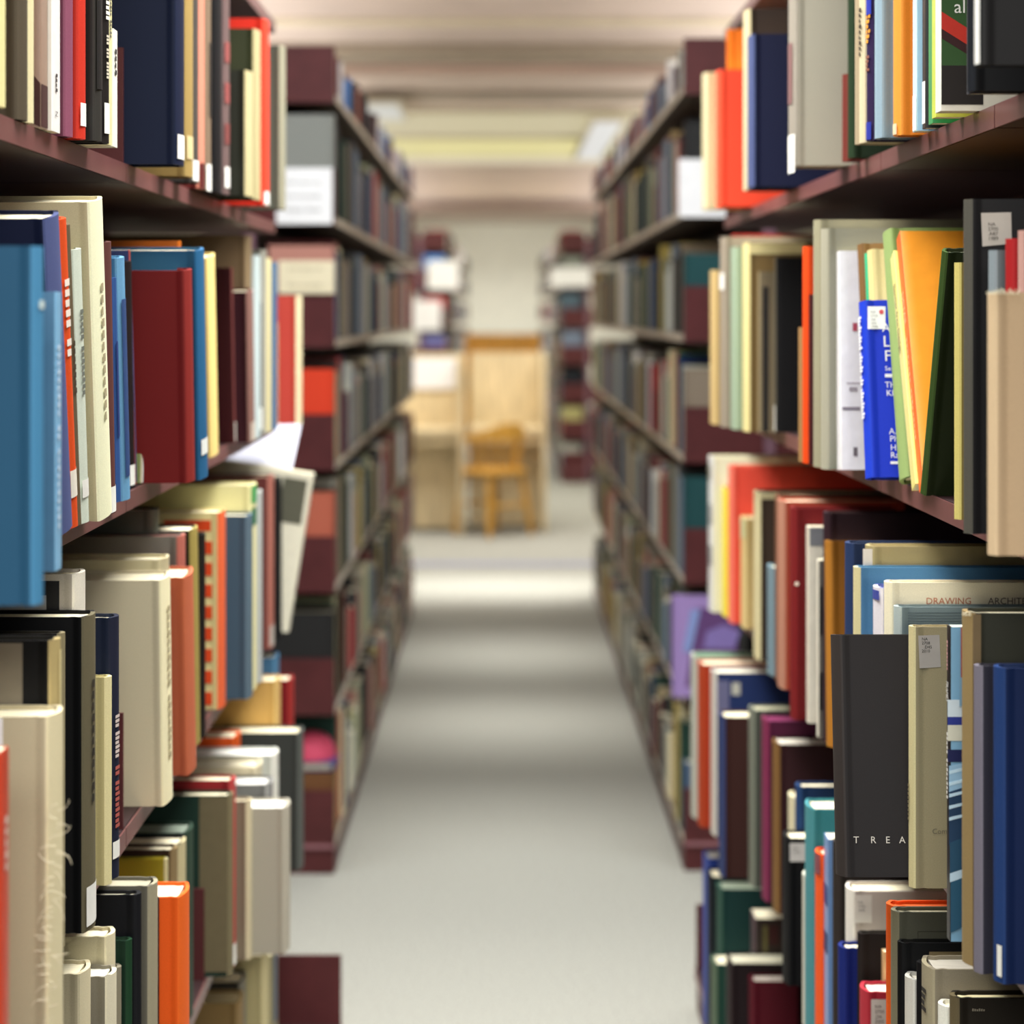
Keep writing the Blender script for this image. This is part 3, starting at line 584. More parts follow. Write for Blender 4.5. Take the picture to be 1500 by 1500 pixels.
lay_shelf(1, RZ[4]-LIP, WR, [
 ('dark olive black book, lowest at the corner', 1401, None, 1463, 1393, '#29241c', '#6a6048', dict(w=.422, pg='#d8cda2', dec=[('lettering', 'c', (1424, 1481, 4), '#8a8270', '#6')])),
 ('small white box file by the corner', 1384, None, 1476, 1376, '#d9d6c8', '#e8e6da', dict(D=.06)),
 ('grey beige book with wide silvery page top', 1365, None, 1421, 1351, '#8a8270', '#a59d84', dict(pg='#c2bcae', dec=[TS(1455, .4, '#26221e', '#4', 1500)])),
 ('black slim book edging the grey beige one', 1349, None, 1413, 1344, '#101012', '#1a1a1c', dict()),
 ('short white rounded book', 1336, None, 1436, 1328, '#b0afa8', '#d4d2c8', dict(D=.05, pg='#f3efe0')),
 ('black and tan quarter bound book', 1320, None, 1382, 1316, '#0f1012', '#121416', dict(pg='#cfc7a2', dec=[('cover_panel', 'c', (1361, 1394, 1440, 1500), '#7d6f50')])),
 ('grey green book with outlined panel', 1313, None, 1337, 1307, '#57574b', '#84806a', dict(pg='#b8af92', dec=[('cover_panel', 'c', (1345, 1364, 1392, 1365), '#3e3e34'), ('cover_panel', 'c', (1344, 1364, 1345, 1384), '#3e3e34')])),
 ('orange book framing the grey green one', 1306, None, 1328, 1300, '#dc6024', '#e0682c', dict(pg='#e2703a')),
 ('rose red book with white call number label', 1270, None, 1454, 1263, '#a83040', '#b43c48', dict(D=.075, d=2.36, t=.04, pg='#f4eedc', dec=cn(1276, 1464, 1306, 1502, ('NA', '2750', '.J36', '2005'), 5, '#c9c8c0'))),
 ('peach paperback with a black capital letter', 1294, None, 1395, 1291, '#dcb684', '#e2bf8e', dict(D=.05, soft=1, dec=[('lettering', 'c', (1296, 1440, 12), '#2a241e', 'A')])),
 ('dark brown black book with thick cream top', 1260, None, 1368, 1257, '#27221f', '#2e2926', dict(D=.12)),
 ('royal blue shorter book on the fourth row', 1236, None, 1390, 1230, '#17276c', '#203078', dict(D=.06)),
 ('pale pinkish grey book with white label', 1249, None, 1306, 1240, '#b9b0a6', '#dedbd0', dict(D=.24, dec=cn(1252, 1311, 1277, 1352, ('NA', '2750', '.H35'), 4, '#d6d2c8', tc='#8a8680') + [('cover_panel', 'c', (1375, 1318, 1383, 1323), '#141212')])),
 ('plum book flat topped behind the pale one', 1277, None, 1298, 1270, '#5a2c3c', None, dict(D=.2, t=.012, pg='#6a3a48')),
 ('dark brown book with cream head', 1228, None, 1236, 1222, '#302a26', '#3a3430', dict(D=.1)),
 ('blue patterned paperback', 1213, None, 1230, 1207, '#6a8ab4', '#7a98c0', dict(soft=1, D=.1, dec=[PN(1300, 1330, '#3a4a80'), PN(1370, 1400, '#34406c')])),
 ('orange narrow book with rosy top panel', 1203, None, 1253, 1196, '#cf4c20', '#e6622e', dict(D=.05, dec=[PN(1254, 1283, '#8a5058')])),
 ('teal cloth book with pale worn top', 1190, None, 1186, 1180, '#37797e', '#4f8d92', dict(D=.16)),
 ('white grey slim book before the black one', 1184, None, 1287, 1177, '#b3b2a2', '#c2c2b4', dict(D=.05)),
 ('tall black book with square white label', 1155, 1445, 1229, 1148, '#0b0c10', '#17181a', dict(dec=cn(1157, 1235, 1180, 1262, ('NA', '2765'), 4, '#c4c0bc', tc='#6a6866'))),
 ('navy book above the teal one', 1172, None, 1153, 1167, '#1b3458', '#26446c', dict(D=.2)),
 ('cream narrow book by the navy one', 1163, None, 1170, 1156, '#b9b192', '#c9c2a4', dict(D=.06)),
 ('taupe brown book with bright white page top', 1140, 1340, 1091, 1129, '#3a2024', '#7a5c34', dict(D=.2, pg='#d9d2c2')),
 ('magenta plum book under the shelf', 1124, None, 1057, 1117, '#4e1a38', '#7a3050', dict(D=.2, pg='#7a3456')),
 ('grey green book with pale top on the fourth row', 1104, 1301, 1041, 1098, '#4c5048', '#74786c', dict(D=.2, pg='#a8a68c')),
 ('dark brown wide book', 1060, None, 1051, 1052, '#3a211d', '#35426a', dict(D=.12)),
 ('white edged book with navy blue upper board', 1048, 1226, 986, 1040, '#24345e', '#c2beb4', dict(D=.2, pg='#efe9d2', dec=[('cover_panel', 'c', (1050, 997, 1068, 1045), '#6a6a88'), ('call_number_label', 'c', (1072, 1000, 1084, 1018), '#b9b8ac')])),
 ('rust red book at the far end', 1028, None, 974, 1020, '#9a3a1e', '#a64626', dict(D=.2)),
 ('pale grey book with green top at the far end', 1018, None, 963, 1010, '#9fa196', '#b0b2a6', dict(D=.2, pg='#5a8468')),
], 'fourth row of ' + N)

lay_shelf(1, RZ[5]-LIP, WR-.06, [
 ('deep crimson book on the bottom shelf', 1103, None, 1438, 1094, '#4f0c1c', '#5a1424', dict(w=.42, D=.075, t=.04, pg='#cfc4b6')),
 ('dark brown book with white top, bottom shelf', 1071, None, 1412, 1062, '#22171a', '#2a1c1e', dict(D=.14, pg='#d2ceb4')),
 ('small picture book on the bottom shelf', 1106, None, 1346, 1100, '#3a2c28', '#6a5058', dict(D=.07, soft=1, dec=[('jacket_picture', 'c', (1118, 1356, 1124, 1400), '#7a7448'), ('jacket_picture', 'c', (1126, 1356, 1140, 1384), '#4a1c1c')])),
 ('green cream spined book on the bottom shelf', 1048, None, 1413, 1038, '#24443a', '#5c6c58', dict(D=.1)),
 ('large dark green book on the bottom shelf', 1056, None, 1303, 1044, '#163836', '#36564a', dict(D=.2, pg='#8f9a86')),
 ('black slim book on the bottom shelf', 1042, None, 1285, 1032, '#0b1018', '#0f1620', dict(D=.2)),
 ('blue book with white and pink top, bottom shelf', 1036, None, 1258, 1029, '#2c428a', '#4a5ca0', dict(D=.2, pg='#e4e2da')),
], 'bottom row of ' + N)

# ================================================================== MIDDLE STACKS
PAL = {'dark grey': '#3c3c3a', 'charcoal': '#2a2a2a', 'taupe': '#7d7264', 'olive': '#5a5a44', 'dark maroon': '#4a2226', 'maroon': '#6e3a3a',
       'grey': '#7b7d78', 'pale grey': '#a7a89e', 'dark green': '#28423a', 'green': '#3f6a34', 'navy': '#22345a', 'slate blue': '#4a5c74',
       'cream': '#c4bc9a', 'tan': '#a08a60', 'orange tan': '#b07a50', 'dusty pink': '#a67a6e', 'red': '#9a2e30', 'black': '#17181a',
       'sage': '#8f977c', 'gold': '#94833e', 'white': '#d8d8d2', 'blue': '#4a6ea4', 'brown': '#6a4a30', 'salmon': '#a8614e', 'orange red': '#c8452c',
       'teal': '#24484a', 'lilac': '#947fae', 'blue grey': '#6a7684', 'pink': '#c0566a'}
def simple_book(side, w, d, zs, h, t, D, col, label, group, lean=0):
    bm = bmesh.new(); b, bulge = book_geo(bm, D, t, h, side, t > .014, 0); page_geo(bm, D, t, h, side, b, t > .014, 1)
    o = link('book', bm_mesh(bm, 'book', 35), [mat(col, .6, 'cloth', g=1.2), mat('#d9d0b0', .85, 'pages')], None, (side*w, d, zs + .0005))
    o.rotation_euler = (lean, 0, 0)
    return tag(o, label, 'book', group)
ORD = ['first', 'second', 'third', 'fourth', 'fifth', 'sixth', 'seventh', 'eighth', 'ninth', 'tenth', 'eleventh', 'twelfth', 'thirteenth']
MLW, MRW, ML0, MR0, ML1, MR1 = .415, .455, 5.10, 5.13, 9.6, 10.2
MLZ = [(y-CY)/(F/ML0) for y in (150, 330, 509, 689, 868, 1047, 1240)]
MRZ = [(y-CY)/(F/MR0) for y in (138, 319, 501, 678, 856, 1034, 1236)]
jm = lambda a, b: [a + (b-a)*k/5 for k in range(1, 5)]
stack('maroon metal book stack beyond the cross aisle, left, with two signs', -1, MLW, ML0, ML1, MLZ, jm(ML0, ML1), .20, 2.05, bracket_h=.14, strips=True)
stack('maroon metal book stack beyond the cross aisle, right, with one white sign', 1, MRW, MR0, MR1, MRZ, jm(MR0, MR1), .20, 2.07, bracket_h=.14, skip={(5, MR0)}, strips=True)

# what stands at the front of each shelf: (colour name, top in the photograph, thickness, protrusion)
ML = [
 [('white', 92, .012), ('blue', 88, .02), ('cream', 95, .03), ('maroon', 120, .03), ('white', 118, .03), ('blue', 112, .03), ('dark maroon', 120, .03), ('white', 110, .04), ('salmon', 116, .04)],
 [('grey', 168, .05), ('charcoal', 176, .05), ('black', 180, .05), ('tan', 212, .05), ('dark grey', 190, .05), ('olive', 215, .05), ('dark green', 205, .06), ('taupe', 210, .05), ('orange tan', 213, .06)],
 [('dusty pink', 360, .04), ('dark maroon', 352, .05), ('slate blue', 368, .04), ('charcoal', 370, .04), ('dusty pink', 356, .04), ('cream', 365, .05), ('olive', 372, .05), ('black', 360, .05), ('taupe', 380, .05)],
 [('orange red', 541, .035), ('sage', 544, .04), ('dark grey', 530, .03), ('maroon', 520, .03), ('red', 522, .03), ('taupe', 528, .04), ('maroon', 517, .04), ('black', 520, .06), ('slate blue', 512, .05)],
 [('salmon', 722, .05), ('dark grey', 716, .03), ('pale grey', 702, .05), ('taupe', 690, .03), ('charcoal', 700, .06), ('olive', 688, .05), ('charcoal', 690, .06), ('maroon', 692, .05), ('dark grey', 688, .05)],
 [('charcoal', 897, .05), ('dark grey', 886, .03), ('sage', 868, .03), ('cream', 862, .03), ('black', 860, .05), ('taupe', 862, .04), ('tan', 870, .03), ('charcoal', 860, .06), ('dark maroon', 862, .04)],
 [('brown', 1132, .05), ('tan', 1131, .05), ('brown', 1129, .03), ('dark green', 1040, .05), ('salmon', 1034, .04), ('cream', 1040, .04), ('black', 1030, .05), ('navy', 1020, .06), ('taupe', 1030, .04)],
]
MR = [
 [('dark maroon', 88, .012), ('blue', 90, .03), ('black', 96, .02), ('pale grey', 84, .02), ('dark maroon', 100, .02), ('blue', 98, .03), ('white', 96, .03), ('blue', 100, .03), ('salmon', 104, .04)],
 [('charcoal', 180, .05), ('black', 174, .05), ('dark maroon', 200, .03), ('dusty pink', 206, .04), ('cream', 210, .04), ('charcoal', 196, .05), ('olive', 210, .04), ('pale grey', 208, .06), ('dark grey', 206, .05)],
 [('teal', 372, .05), ('blue grey', 378, .05), ('taupe', 358, .04), ('charcoal', 360, .03), ('gold', 356, .06), ('pale grey', 370, .05), ('dark grey', 374, .05), ('charcoal', 380, .05), ('taupe', 384, .06)],
 [('taupe', 541, .04), ('pale grey', 536, .06), ('navy', 520, .025), ('green', 506, .05), ('sage', 510, .04), ('salmon', 508, .04), ('sage', 503, .05), ('dark maroon', 530, .04), ('cream', 504, .06)],
 [('teal', 699, .05), ('blue grey', 700, .05), ('dark grey', 690, .03), ('navy', 684, .06), ('grey', 670, .05), ('dark maroon', 672, .03), ('taupe', 664, .05), ('charcoal', 660, .06), ('olive', 658, .05)],
 [('lilac', 872, .02), ('dark grey', 866, .05), ('taupe', 860, .03), ('charcoal', 850, .06), ('dark green', 846, .05), ('blue grey', 848, .04), ('olive', 836, .06), ('charcoal', 838, .05), ('taupe', 830, .05)],
 [('slate blue', 1118, .05), ('dark green', 1058, .04), ('blue grey', 1070, .03), ('cream', 1040, .03), ('gold', 1030, .05), ('dusty pink', 1020, .03), ('navy', 1010, .05), ('dark maroon', 1000, .06), ('tan', 990, .04)],
]
rest = bmesh.new(); rest_col = rest.loops.layers.float_color.new('Col')
def stuff_book(side, w, d, zs, h, t, D, hx):
    n0 = len(rest.faces)
    x0, x1 = sorted((side*w, side*(w+D)))
    fs = box(rest, x0, x1, d, d+t, zs, zs+h)
    # a rounded back
    c = lin(hx, 1.5)
    for f in fs:
        cc = lin('#d0c8aa') if f.calc_center_median().z > zs + h - .001 else c
        for l in f.loops: l[rest_col] = cc
def fill(side, W, d0, d1, zs, hmax, rng, upto, pal=None):
    d = d0
    names = list(PAL)
    while d < upto:
        t = rng.uniform(.018, .055); nm = rng.choice(pal or ['dark grey','charcoal','taupe','olive','dark maroon','maroon','grey','pale grey','dark green','navy','slate blue','cream','tan','dusty pink','black','black','sage','gold','blue grey','white','charcoal','blue grey','pale grey','red'])
        stuff_book(side, W + rng.uniform(-.012, .015), d, zs + .0005, hmax*rng.uniform(.58, .86), t - .001, .16, PAL[nm]); d += t
def mid(side, W, d0, d1, lips, table, where):
    rng = random.Random(11 + side)
    sc = F/d0
    for k, (dr, rows) in enumerate(zip(lips, table)):
        zs = H - dr + LIP; d = d0 + .003
        shelf_h = (lips[k] - lips[k-1] - .03) if k else .22
        if k == len(lips)-1: shelf_h = .27
        for i, (nm, yt, t) in enumerate(rows):
            h = H - (yt-CY)*d/F - zs
            h = min(max(h, .1), .30 if k == 0 else (lips[k]-lips[k-1]) - .05)
            w = W + (.004 if i else .006) + rng.uniform(-.006, .012)*(i > 0)
            if nm == 'lilac': w = W - .025
            simple_book(side, w, d, zs, h, t - .001, .16, PAL[nm],
                        '%s book, %s from the front, %s shelf of the %s' % (nm, ORD[i], ORD[k], where), 'books at the front of the middle stacks')
            d += t
        fill(side, W + .003, d, d1, zs, shelf_h if k else .13, rng, d1 - .06, None if k else ['blue', 'black', 'dark maroon', 'white', 'blue grey', 'dark maroon', 'salmon', 'black'])
mid(-1, MLW, ML0, ML1, MLZ, ML, 'left middle stack')
mid(1, MRW, MR0, MR1, MRZ, MR, 'right middle stack')

# things lying on the short books of the left middle stack's bottom shelf
zt = H - (1130-CY)*ML0/F
bm = bmesh.new(); book_geo(bm, .125, .02, .118, -1); page_geo(bm, .125, .02, .118, -1, .0028, True, 1)
o = link('book', bm_mesh(bm, 'book', 35), [mat('#3c4a86', .6, 'cloth'), mat('#d9d0b0', .85, 'pages')], None, (-(MLW+.004), ML0+.122, zt + .001)); o.rotation_euler = (math.pi/2, 0, 0)
tag(o, 'blue book lying flat on the bottom row of the left middle stack', 'book')
bm = bmesh.new(); bmesh.ops.create_uvsphere(bm, u_segments=24, v_segments=12, radius=.058)
for v in bm.verts:
    v.co.z = max(0, v.co.z)*1.15; v.co.x *= 1 + .06*math.sin(v.co.y*90)
o = link('soft_bundle', bm_mesh(bm, 'soft_bundle', 60), mat('#c2526a', .7, 'cloth'), None, (-(MLW+.062), ML0+.064, zt + .0225)); tag(o, 'rounded pink soft object resting on the blue book lying flat', 'bundle')
li = next(o for o in C.objects if o.get('label', '').startswith('lilac'))
def on_lilac(pts, hx, k):
    ps = [P(x, y, MR0+.003) - li.location for x, y in pts]
    e = .0006*k; n = len(ps)
    link('jacket_picture', raw_mesh('jacket_picture', [(p.x, -e, p.z) for p in ps], [tuple(range(n))]), mat(hx, .5, 'paper'), li)
on_lilac([(1004, 1006), (1080, 1006), (1080, 895), (1022, 890)], '#6a4a7c', 1)
on_lilac([(1000, 955), (1012, 955), (1026, 893), (1012, 893)], '#8a9ccc', 2)
on_lilac([(1030, 950), (1075, 950), (1085, 925), (1060, 915), (1035, 925)], '#8a7ab4', 3)

# ================================================================== FAR STACKS
FL0, FR0 = 16.4, 16.8
FZ = [-.50, -.19, .12, .43, .74, 1.04, 1.30]
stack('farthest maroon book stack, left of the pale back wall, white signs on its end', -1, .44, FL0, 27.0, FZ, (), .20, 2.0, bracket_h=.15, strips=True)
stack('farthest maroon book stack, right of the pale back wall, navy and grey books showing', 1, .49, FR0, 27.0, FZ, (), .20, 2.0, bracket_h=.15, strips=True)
rng = random.Random(5)
for side, W, d0 in ((-1, .44, FL0), (1, .49, FR0)):
    for k, dr in enumerate(FZ):
        fill(side, W + .004, d0 + .06, 27.0, H - dr + LIP, .24 if k else .18, rng, 26.9)
        
me = bpy.data.meshes.new('books'); rest.to_mesh(me); rest.free()
m = bpy.data.materials.new('assorted_book_cloth'); m.use_nodes = True
nt = m.node_tree; b = nt.nodes['Principled BSDF']; at = nt.nodes.new('ShaderNodeVertexColor'); at.layer_name = 'Col'
nt.links.new(at.outputs['Color'], b.inputs['Base Color']); b.inputs['Roughness'].default_value = .65
o = link('books', me, m)
tag(o, 'assorted books filling the remaining shelf rows of the middle and farthest stacks', 'books', kind='stuff')

def far_book(side, w, d, z, h, t, D, hx, label): simple_book(side, w, d, z, h, t, D, hx, label, None)
far_book(-1, .455, FL0 + .004, H-FZ[1]+LIP, .24, .05, .17, '#4a7ab4', 'bright blue book at the end of the far left stack, second shelf')
far_book(-1, .455, FL0 + .004, H-FZ[2]+LIP, .22, .05, .17, '#b02a2c', 'bright red book at the end of the far left stack, third shelf')
far_book(-1, .455, FL0 + .004, H-FZ[3]+LIP, .22, .05, .17, '#6a6a98', 'violet blue book at the end of the far left stack, fourth shelf')
far_book(1, .495, FR0 + .004, H-FZ[1]+LIP, .24, .05, .17, '#7d8078', 'grey book at the end of the far right stack, second shelf')
far_book(1, .475, FR0 + .004, H-FZ[2]+LIP, .25, .05, .17, '#4c5c66', 'slate grey book at the end of the far right stack, third shelf')
far_book(1, .495, FR0 + .004, H-FZ[3]+LIP, .25, .05, .17, '#6c7686', 'pale blue grey book at the end of the far right stack, fourth shelf')
far_book(1, .495, FR0 + .004, H-FZ[4]+LIP, .24, .05, .17, '#1e2228', 'black book at the end of the far right stack, fifth shelf')
far_book(1, .495, FR0 + .004, H-FZ[5]+LIP, .24, .05, .17, '#9a9468', 'olive cream book at the end of the far right stack, sixth shelf')

# ================================================================== SIGNS on the stack ends
def sign(label, x0, y0, x1, y1, d, hx='#fbfbf9', lines=0, cat='sign', name='paper_sign', lc='#a9a9a6'):
    a, b = P(x0, y1, d), P(x1, y0, d)
    bm = bmesh.new(); box(bm, a.x, b.x, d-.0025, d, a.z, b.z)
    o = link(name, bm_mesh(bm, name), mat(hx, .6, 'plain')); tag(o, label, cat)
    for i in range(lines):
        z = b.z - (b.z-a.z)*(.28 + .5*i/max(1, lines-1)); wd = (b.x-a.x)
        vs, fs, ww = text_mesh(('#6 7 4', '#5 3 8', '#7 6', '#4 8 3')[i % 4])
        sc = wd*.66/ww
        q = link('lettering', raw_mesh('lettering', [(a.x + wd*.17 + vx*sc, d-.003, z + vy*sc) for vx, vy in vs], fs), mat(lc, .6, 'plain'), o)
    return o
sign('white paper sign with faint lines on the left middle stack', 405, 246, 487, 328, ML0-.006, lines=3)
sign('cream paper sign on the left middle stack, below the white one', 408, 382, 490, 430, ML0-.006, '#efe4c2', lines=2, lc='#b9ac8c')
sign('white paper sign on the right middle stack', 994, 233, 1070, 318, MR0-.006, lines=0)
bm = bmesh.new(); box(bm, -.09, .09, -.0005, .0005, 0, .20)
o = link('paper_sheet', bm_mesh(bm, 'paper_sheet'), mat('#c2c2cc', .6, 'paper'), None, (-.475, 3.745, H - (690-CY)*3.745/F)); o.rotation_euler = (math.radians(-68), 0, 0)
tag(o, 'loose white sheet of paper at the end of the near left stack, third shelf', 'paper')
sign('white sign on the farthest left stack, upper one of two', 626, 382, 672, 424, FL0-.02, '#eceae6')
sign('white sign on the farthest left stack, lower one of two', 596, 440, 646, 484, FL0-.02, '#eceae8')
sign('white sign on the farthest right stack', 806, 392, 866, 420, FR0-.02, '#ecebe8')
def label_holder(lab, side, W, d, z):
    bm = bmesh.new(); box(bm, -.002, .002, -.06, .06, 0, .03)
    o = link('shelf_label', bm_mesh(bm, 'shelf_label'), mat('#d8d8c8', .5, 'paper'), None, (side*(W-.003), d, z)); tag(o, lab, 'label')
label_holder('white shelf label on the third shelf edge of the left middle stack', -1, MLW, 7.3, H-MLZ[2]-.006)

# ================================================================== frayed bindings
def threads(book_label, pts, m):
    par = next(o for o in C.objects if o.get('label', '').startswith(book_label))
    bm = bmesh.new(); inv = Matrix.Translation(par.location).inverted()
    for path, d in pts:
        tube(bm, [inv @ P(x, y, d) for x, y in path], .0003, 5)
    link('loose_threads', bm_mesh(bm, 'loose_threads'), m, par)
rg = random.Random(3); TH = mat('#e8dfc0', .8, 'plain')
tl = []
for k in range(40):
    y = 1180 + k*8 + rg.uniform(-5, 5); x = 90 - (y-1050)*.045
    L = rg.uniform(6, 26); sgn = rg.choice((-1, -1, 1))
    a = rg.uniform(-8, 14); tl.append(([(x, y), (x + sgn*L*.25, y + a*.1), (x + sgn*L*.5, y + a*.35), (x + sgn*L*.75, y + a*.8), (x + sgn*L*.95, y + a*1.5), (x + sgn*L, y + a*2.1)], 1.585))
threads('cream cloth book with frayed torn spine', tl, TH)
tl = []
for k in range(22):
    x = 1451 + k*2.0; L = rg.uniform(3, 9)
    tl.append(([(x, 431), (x + rg.uniform(-4, 2), 430 - L*.5), (x + rg.uniform(-9, 4), 431 - L + (6 if k < 4 else 0))], 1.598))
threads('large beige cloth book with frayed top', tl, TH)
tl = []
for k in range(14):
    x = 1411 + k*1.3; L = rg.uniform(2, 7)
    tl.append(([(x, 902), (x + rg.uniform(-4, 3), 900 - L*.4), (x + rg.uniform(-7, 5), 902 - L)], 1.765))
threads('large dark olive ribbed book', tl, TH)

# ================================================================== STUDY CARRELS AND CHAIR
BIRCH, BIRCH_D, OAK = '#dccaa2', '#c2a273', '#e2ac4c'
def carrel(label, x0, x1, d, dep, top, desk, left_panel=True, right_panel=True, m1=BIRCH):
    r = empty('study_carrel', ((x0+x1)/2, d, 0), label, 'study desk')
    mx = mat(m1, .5, 'wood'); cx = (x0+x1)/2
    def pt(n, a, b, y0, y1, z0, z1, mm=mx): 
        bm = bmesh.new(); box(bm, a-cx, b-cx, y0, y1, z0, z1); bevel_all(bm, .004); return link(n, bm_mesh(bm, n), mm, r)
    if left_panel: pt('side_panel', x0, x0+.03, 0, dep, 0, top)
    if right_panel: pt('side_panel', x1-.03, x1, 0, dep, 0, top)
    pt('back_panel', x0+.03, x1-.03, dep-.03, dep, 0, top)
    pt('desk_top', x0+.03, x1-.03, .05, dep-.03, desk-.03, desk)
    pt('modesty_panel', x0+.03, x1-.03, .26, .28, .02, desk-.03)
    pt('desk_apron', x0+.03, x1-.03, .08, .1, desk-.10, desk-.03)
    return r
carrel('pale birch study carrel with a white sheet on its inner panel', -1.15, -.24, 12.8, .62, 1.128, .66)
carrel('pale birch study carrel with a wooden chair pulled up to it', -.24+.001, .285, 13.0, .72, 1.13, .655, left_panel=False)
sign('white sheet of paper on the inner panel of the left study carrel', 604, 524, 668, 570, 13.37, '#f0f1f6', cat='paper', name='notice_sheet')
r = carrel('golden oak study carrel standing before the pale back wall', -.45, .46, 24.0, .6, 1.14, .74, m1=OAK)

def captain_chair(loc, rz, label):
    r = empty('wooden_chair', loc, label, 'chair', rot=(0, 0, rz)); m = mat('#c8963e', .45, 'wood')
    bm = bmesh.new()
    ring = [(0.235*math.copysign(abs(math.cos(a))**.6, math.cos(a)), .225*math.copysign(abs(math.sin(a))**.6, math.sin(a))) for a in [2*math.pi*k/24 for k in range(24)]]
    lo = [bm.verts.new((x*.94, y*.94, .395)) for x, y in ring]; mi_ = [bm.verts.new((x, y, .415)) for x, y in ring]; hi = [bm.verts.new((x*.97, y*.97, .435)) for x, y in ring]
    for a, b in ((lo, mi_), (mi_, hi)):
        for k in range(24): bm.faces.new((a[k], a[(k+1) % 24], b[(k+1) % 24], b[k]))
    bm.faces.new(lo[::-1]); bm.faces.new(hi); link('seat', bm_mesh(bm, 'seat', 40), m, r)
    for sx in (-1, 1):
        for sy in (-1, 1):
            bm = bmesh.new(); tube(bm, [(sx*.16, sy*.15, .40), (sx*.19, sy*.185, .2), (sx*.215, sy*.215, 0)], [.018, .026, .019], 10); link('leg', bm_mesh(bm, 'leg', 50), m, r)
    for sy in (-1, 1):
        bm = bmesh.new(); tube(bm, [(-.19, sy*.185, .2), (.19, sy*.185, .2)], .011); link('stretcher', bm_mesh(bm, 'stretcher', 50), m, r)
    # bent arm and back rail, open toward +y (the desk)
    bm = bmesh.new(); n = 20; prev = None
    for k in range(n+1):
        a = math.pi*(1.0 + k/n); e = math.sin(math.pi*k/n)
        x, y = .255*math.cos(a), .235*math.sin(a) + .03
        z0, z1 = .62 - .0*e, .655 + .075*e**2
        th = .02
        nx, ny = math.cos(a), math.sin(a)
        cur = [bm.verts.new(p) for p in ((x-nx*th, y-ny*th, z0), (x+nx*th, y+ny*th, z0), (x+nx*th, y+ny*th, z1), (x-nx*th, y-ny*th, z1))]
        if prev:
            for q in range(4): bm.faces.new((prev[q], prev[(q+1) % 4], cur[(q+1) % 4], cur[q]))
        else: bm.faces.new(cur)
        prev = cur
    bm.faces.new(prev[::-1]); link('back_rail', bm_mesh(bm, 'back_rail', 50), m, r)
    for k in range(7):
        a = math.pi*(1.06 + .88*k/6)
        bm = bmesh.new(); tube(bm, [(.2*math.cos(a), .19*math.sin(a)+.01, .425), (.25*math.cos(a), .232*math.sin(a)+.03, .63)], [.012, .017 if k % 2 else .02], 8)
        link('spindle', bm_mesh(bm, 'spindle', 50), m, r)
    r.scale = (.80, .80, .97)
    return r
captain_chair((-.055, 12.86, 0), math.radians(40), 'golden wooden armchair with curved back before the study carrel')

# ================================================================== LIGHTS
def fixture(label, x0, x1, y0, y1, z, strength, hx='#fff3d0'):
    r = empty('ceiling_light', ((x0+x1)/2, (y0+y1)/2, z), label, 'ceiling light')
    cx, cy = r.location.x, r.location.y
    box_obj('housing', (x0-cx, x1-cx, y0-cy, y1-cy, -.03, 0), mat('#d8d0b8', .6, 'plain'), r)
    box_obj('diffuser', (x0-cx+.03, x1-cx-.03, y0-cy+.03, y1-cy-.03, -.036, -.0305), emit(hx, strength), r)
    return r
def area(name, loc, sx, sy, power, spread=180, col=(1, .95, .86), rot=(0, 0, 0)):
    l = bpy.data.lights.new(name, 'AREA'); l.shape = 'RECTANGLE'; l.size = sx; l.size_y = sy; l.energy = power; l.color = col
    l.spread = math.radians(spread)
    o = bpy.data.objects.new(name, l); C.objects.link(o); o.location = loc; o.rotation_euler = rot; return o
fixture('broad pale ceiling light panel nearest above the study carrels', -2.6, 2.6, 13.05, 14.65, Z_C-.002, .68, '#ece0b6')
fixture('yellow glowing ceiling light panel past the study carrels', -2.6, 2.6, 15.0, 16.6, Z_C-.002, .84, '#f6e9a4')
fixture('cream ceiling light panel farthest from the viewer', -2.6, 2.6, 16.7, 17.5, Z_C-.002, .8, '#f2e6c4')
fixture('small white hanging ceiling light right of the aisle', .56, .80, 13.0, 16.2, Z_C-.06, .85, '#fdfdf0')
fixture('small white hanging ceiling light left of the aisle', -.85, -.58, 11.9, 12.9, Z_C-.06, .66, '#f4f6ea')

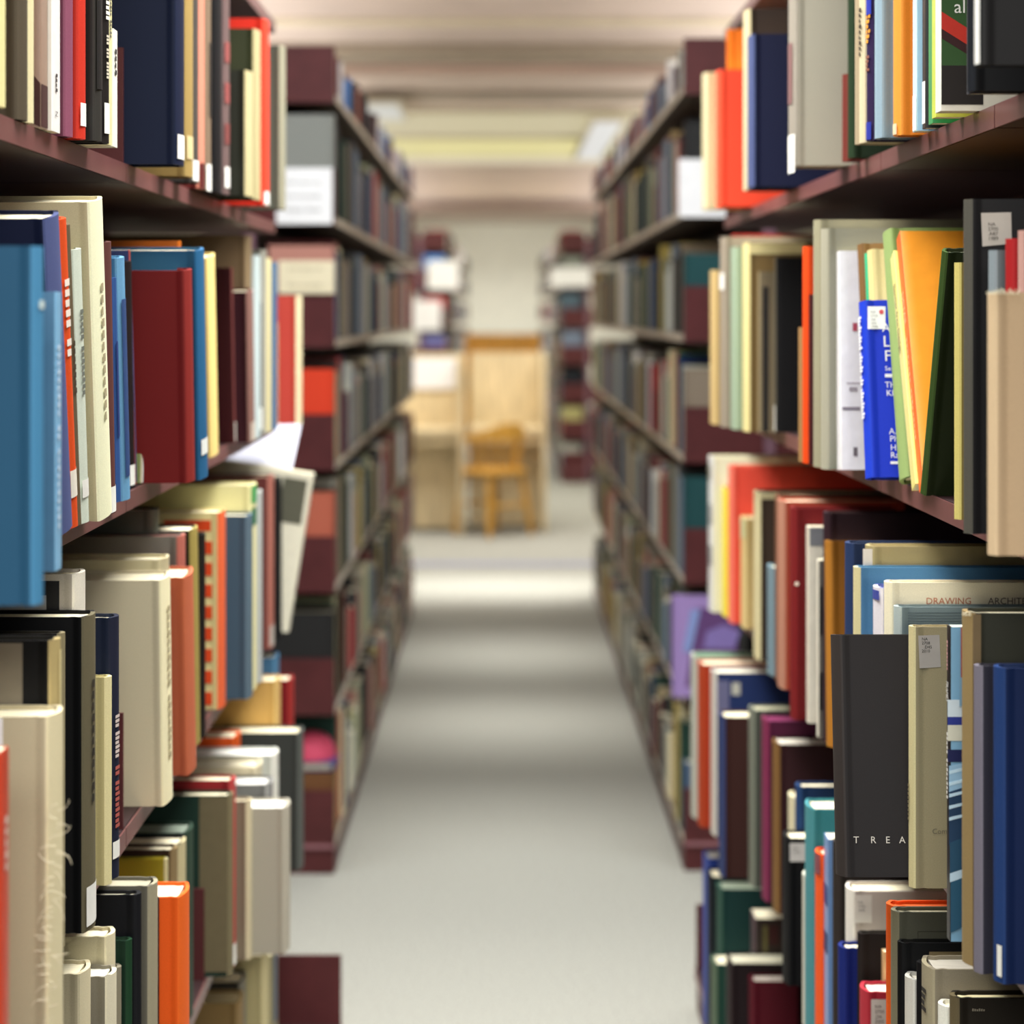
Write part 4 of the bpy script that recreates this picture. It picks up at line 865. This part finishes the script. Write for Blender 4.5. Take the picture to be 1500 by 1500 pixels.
KEY = (1, .99, .965)
area('aisle_light', (0, 1.0, 2.34), .5, 2.2, 31, 120, KEY)
area('aisle_light', (0, 3.0, 2.34), .5, 1.6, 46, 115, KEY)
area('cover_fill_light', (0, -1.6, 2.5), 2.4, .8, 60, 140, KEY, (math.radians(52), 0, 0))  # added lamp behind the camera, brightens the book covers
area('cross_aisle_light', (0, 4.0, 2.62), 2.2, .3, 8, 120, KEY, (math.radians(38), 0, 0))  # added lamp aimed at the signs, brackets and front books to brighten them
area('cross_aisle_light', (0, 4.5, 2.66), 3.0, .5, 31, 110, (.90, .95, 1))
for y, p in ((5.5, 2.5), (7.0, 6), (8.35, 6), (10.4, 11)): area('aisle_strip_light', (0, y, 2.6), 1.6, .16, p, 36, KEY)
area('aisle_fill_light', (0, 7.4, 2.64), .8, 4.6, 19, 170, KEY)
area('reading_fill_light', (0, 15.2, 2.55), 3, 1.6, 70, 160, KEY)  # added to brighten the far signs, under the glowing panels
area('reading_fill_light', (0, 22.3, 2.55), 2, 1.0, 60, 160, KEY)  # added to brighten the front of the oak carrel
area('reading_fill_light', (0, 12.0, 2.6), 3, 1.2, 84, 150, KEY)
area('reading_fill_light', (0, 20, 2.6), 3, 4, 130, 160, KEY)
area('back_wall_light', (0, 27.2, 2.6), 4, 1.6, 150, 160, KEY)
area('back_wall_fill_light', (0, 28.4, 2.62), 3, .3, 16, 150, KEY, (math.radians(48), 0, 0))  # added unseen lamp, brightens the back wall
for sx in (-1, 1):                                   # added unseen uplights that brighten the ceiling and give soft fill
    area('ceiling_fill_light', (sx*1.7, 7.6, 2.05), 1.6, 5.0, 74, 180, (1, .96, .93), (math.pi, 0, 0))
    area('ceiling_fill_light', (sx*1.9, 13.0, 2.0), 1.4, 3.6, 56, 180, (1, .96, .92), (math.pi, 0, 0))
    area('ceiling_fill_light', (sx*1.9, 21.5, 2.0), 1.4, 9, 108, 180, (1, .96, .93), (math.pi, 0, 0))

w = bpy.data.worlds.new('ambient'); bpy.context.scene.world = w; w.use_nodes = True
w.node_tree.nodes['Background'].inputs['Color'].default_value = (1, .99, .97, 1)
w.node_tree.nodes['Background'].inputs['Strength'].default_value = .36

# ================================================================== CAMERA
cam = bpy.data.cameras.new('camera'); co = bpy.data.objects.new('camera', cam); C.objects.link(co)
co.location = (0, 0, H); co.rotation_euler = (math.pi/2, 0, 0)
cam.sensor_width = 36; cam.sensor_fit = 'HORIZONTAL'; cam.lens = 36*F/1500
cam.shift_x = (750-CX)/1500; cam.shift_y = -(750-CY)/1500
cam.dof.use_dof = True; cam.dof.focus_distance = 2.0; cam.dof.aperture_fstop = 4.4; cam.clip_start = .05
sc = bpy.context.scene; sc.camera = co
sc.view_settings.view_transform = 'Standard'; sc.view_settings.look = 'None'; sc.view_settings.exposure = -0.14
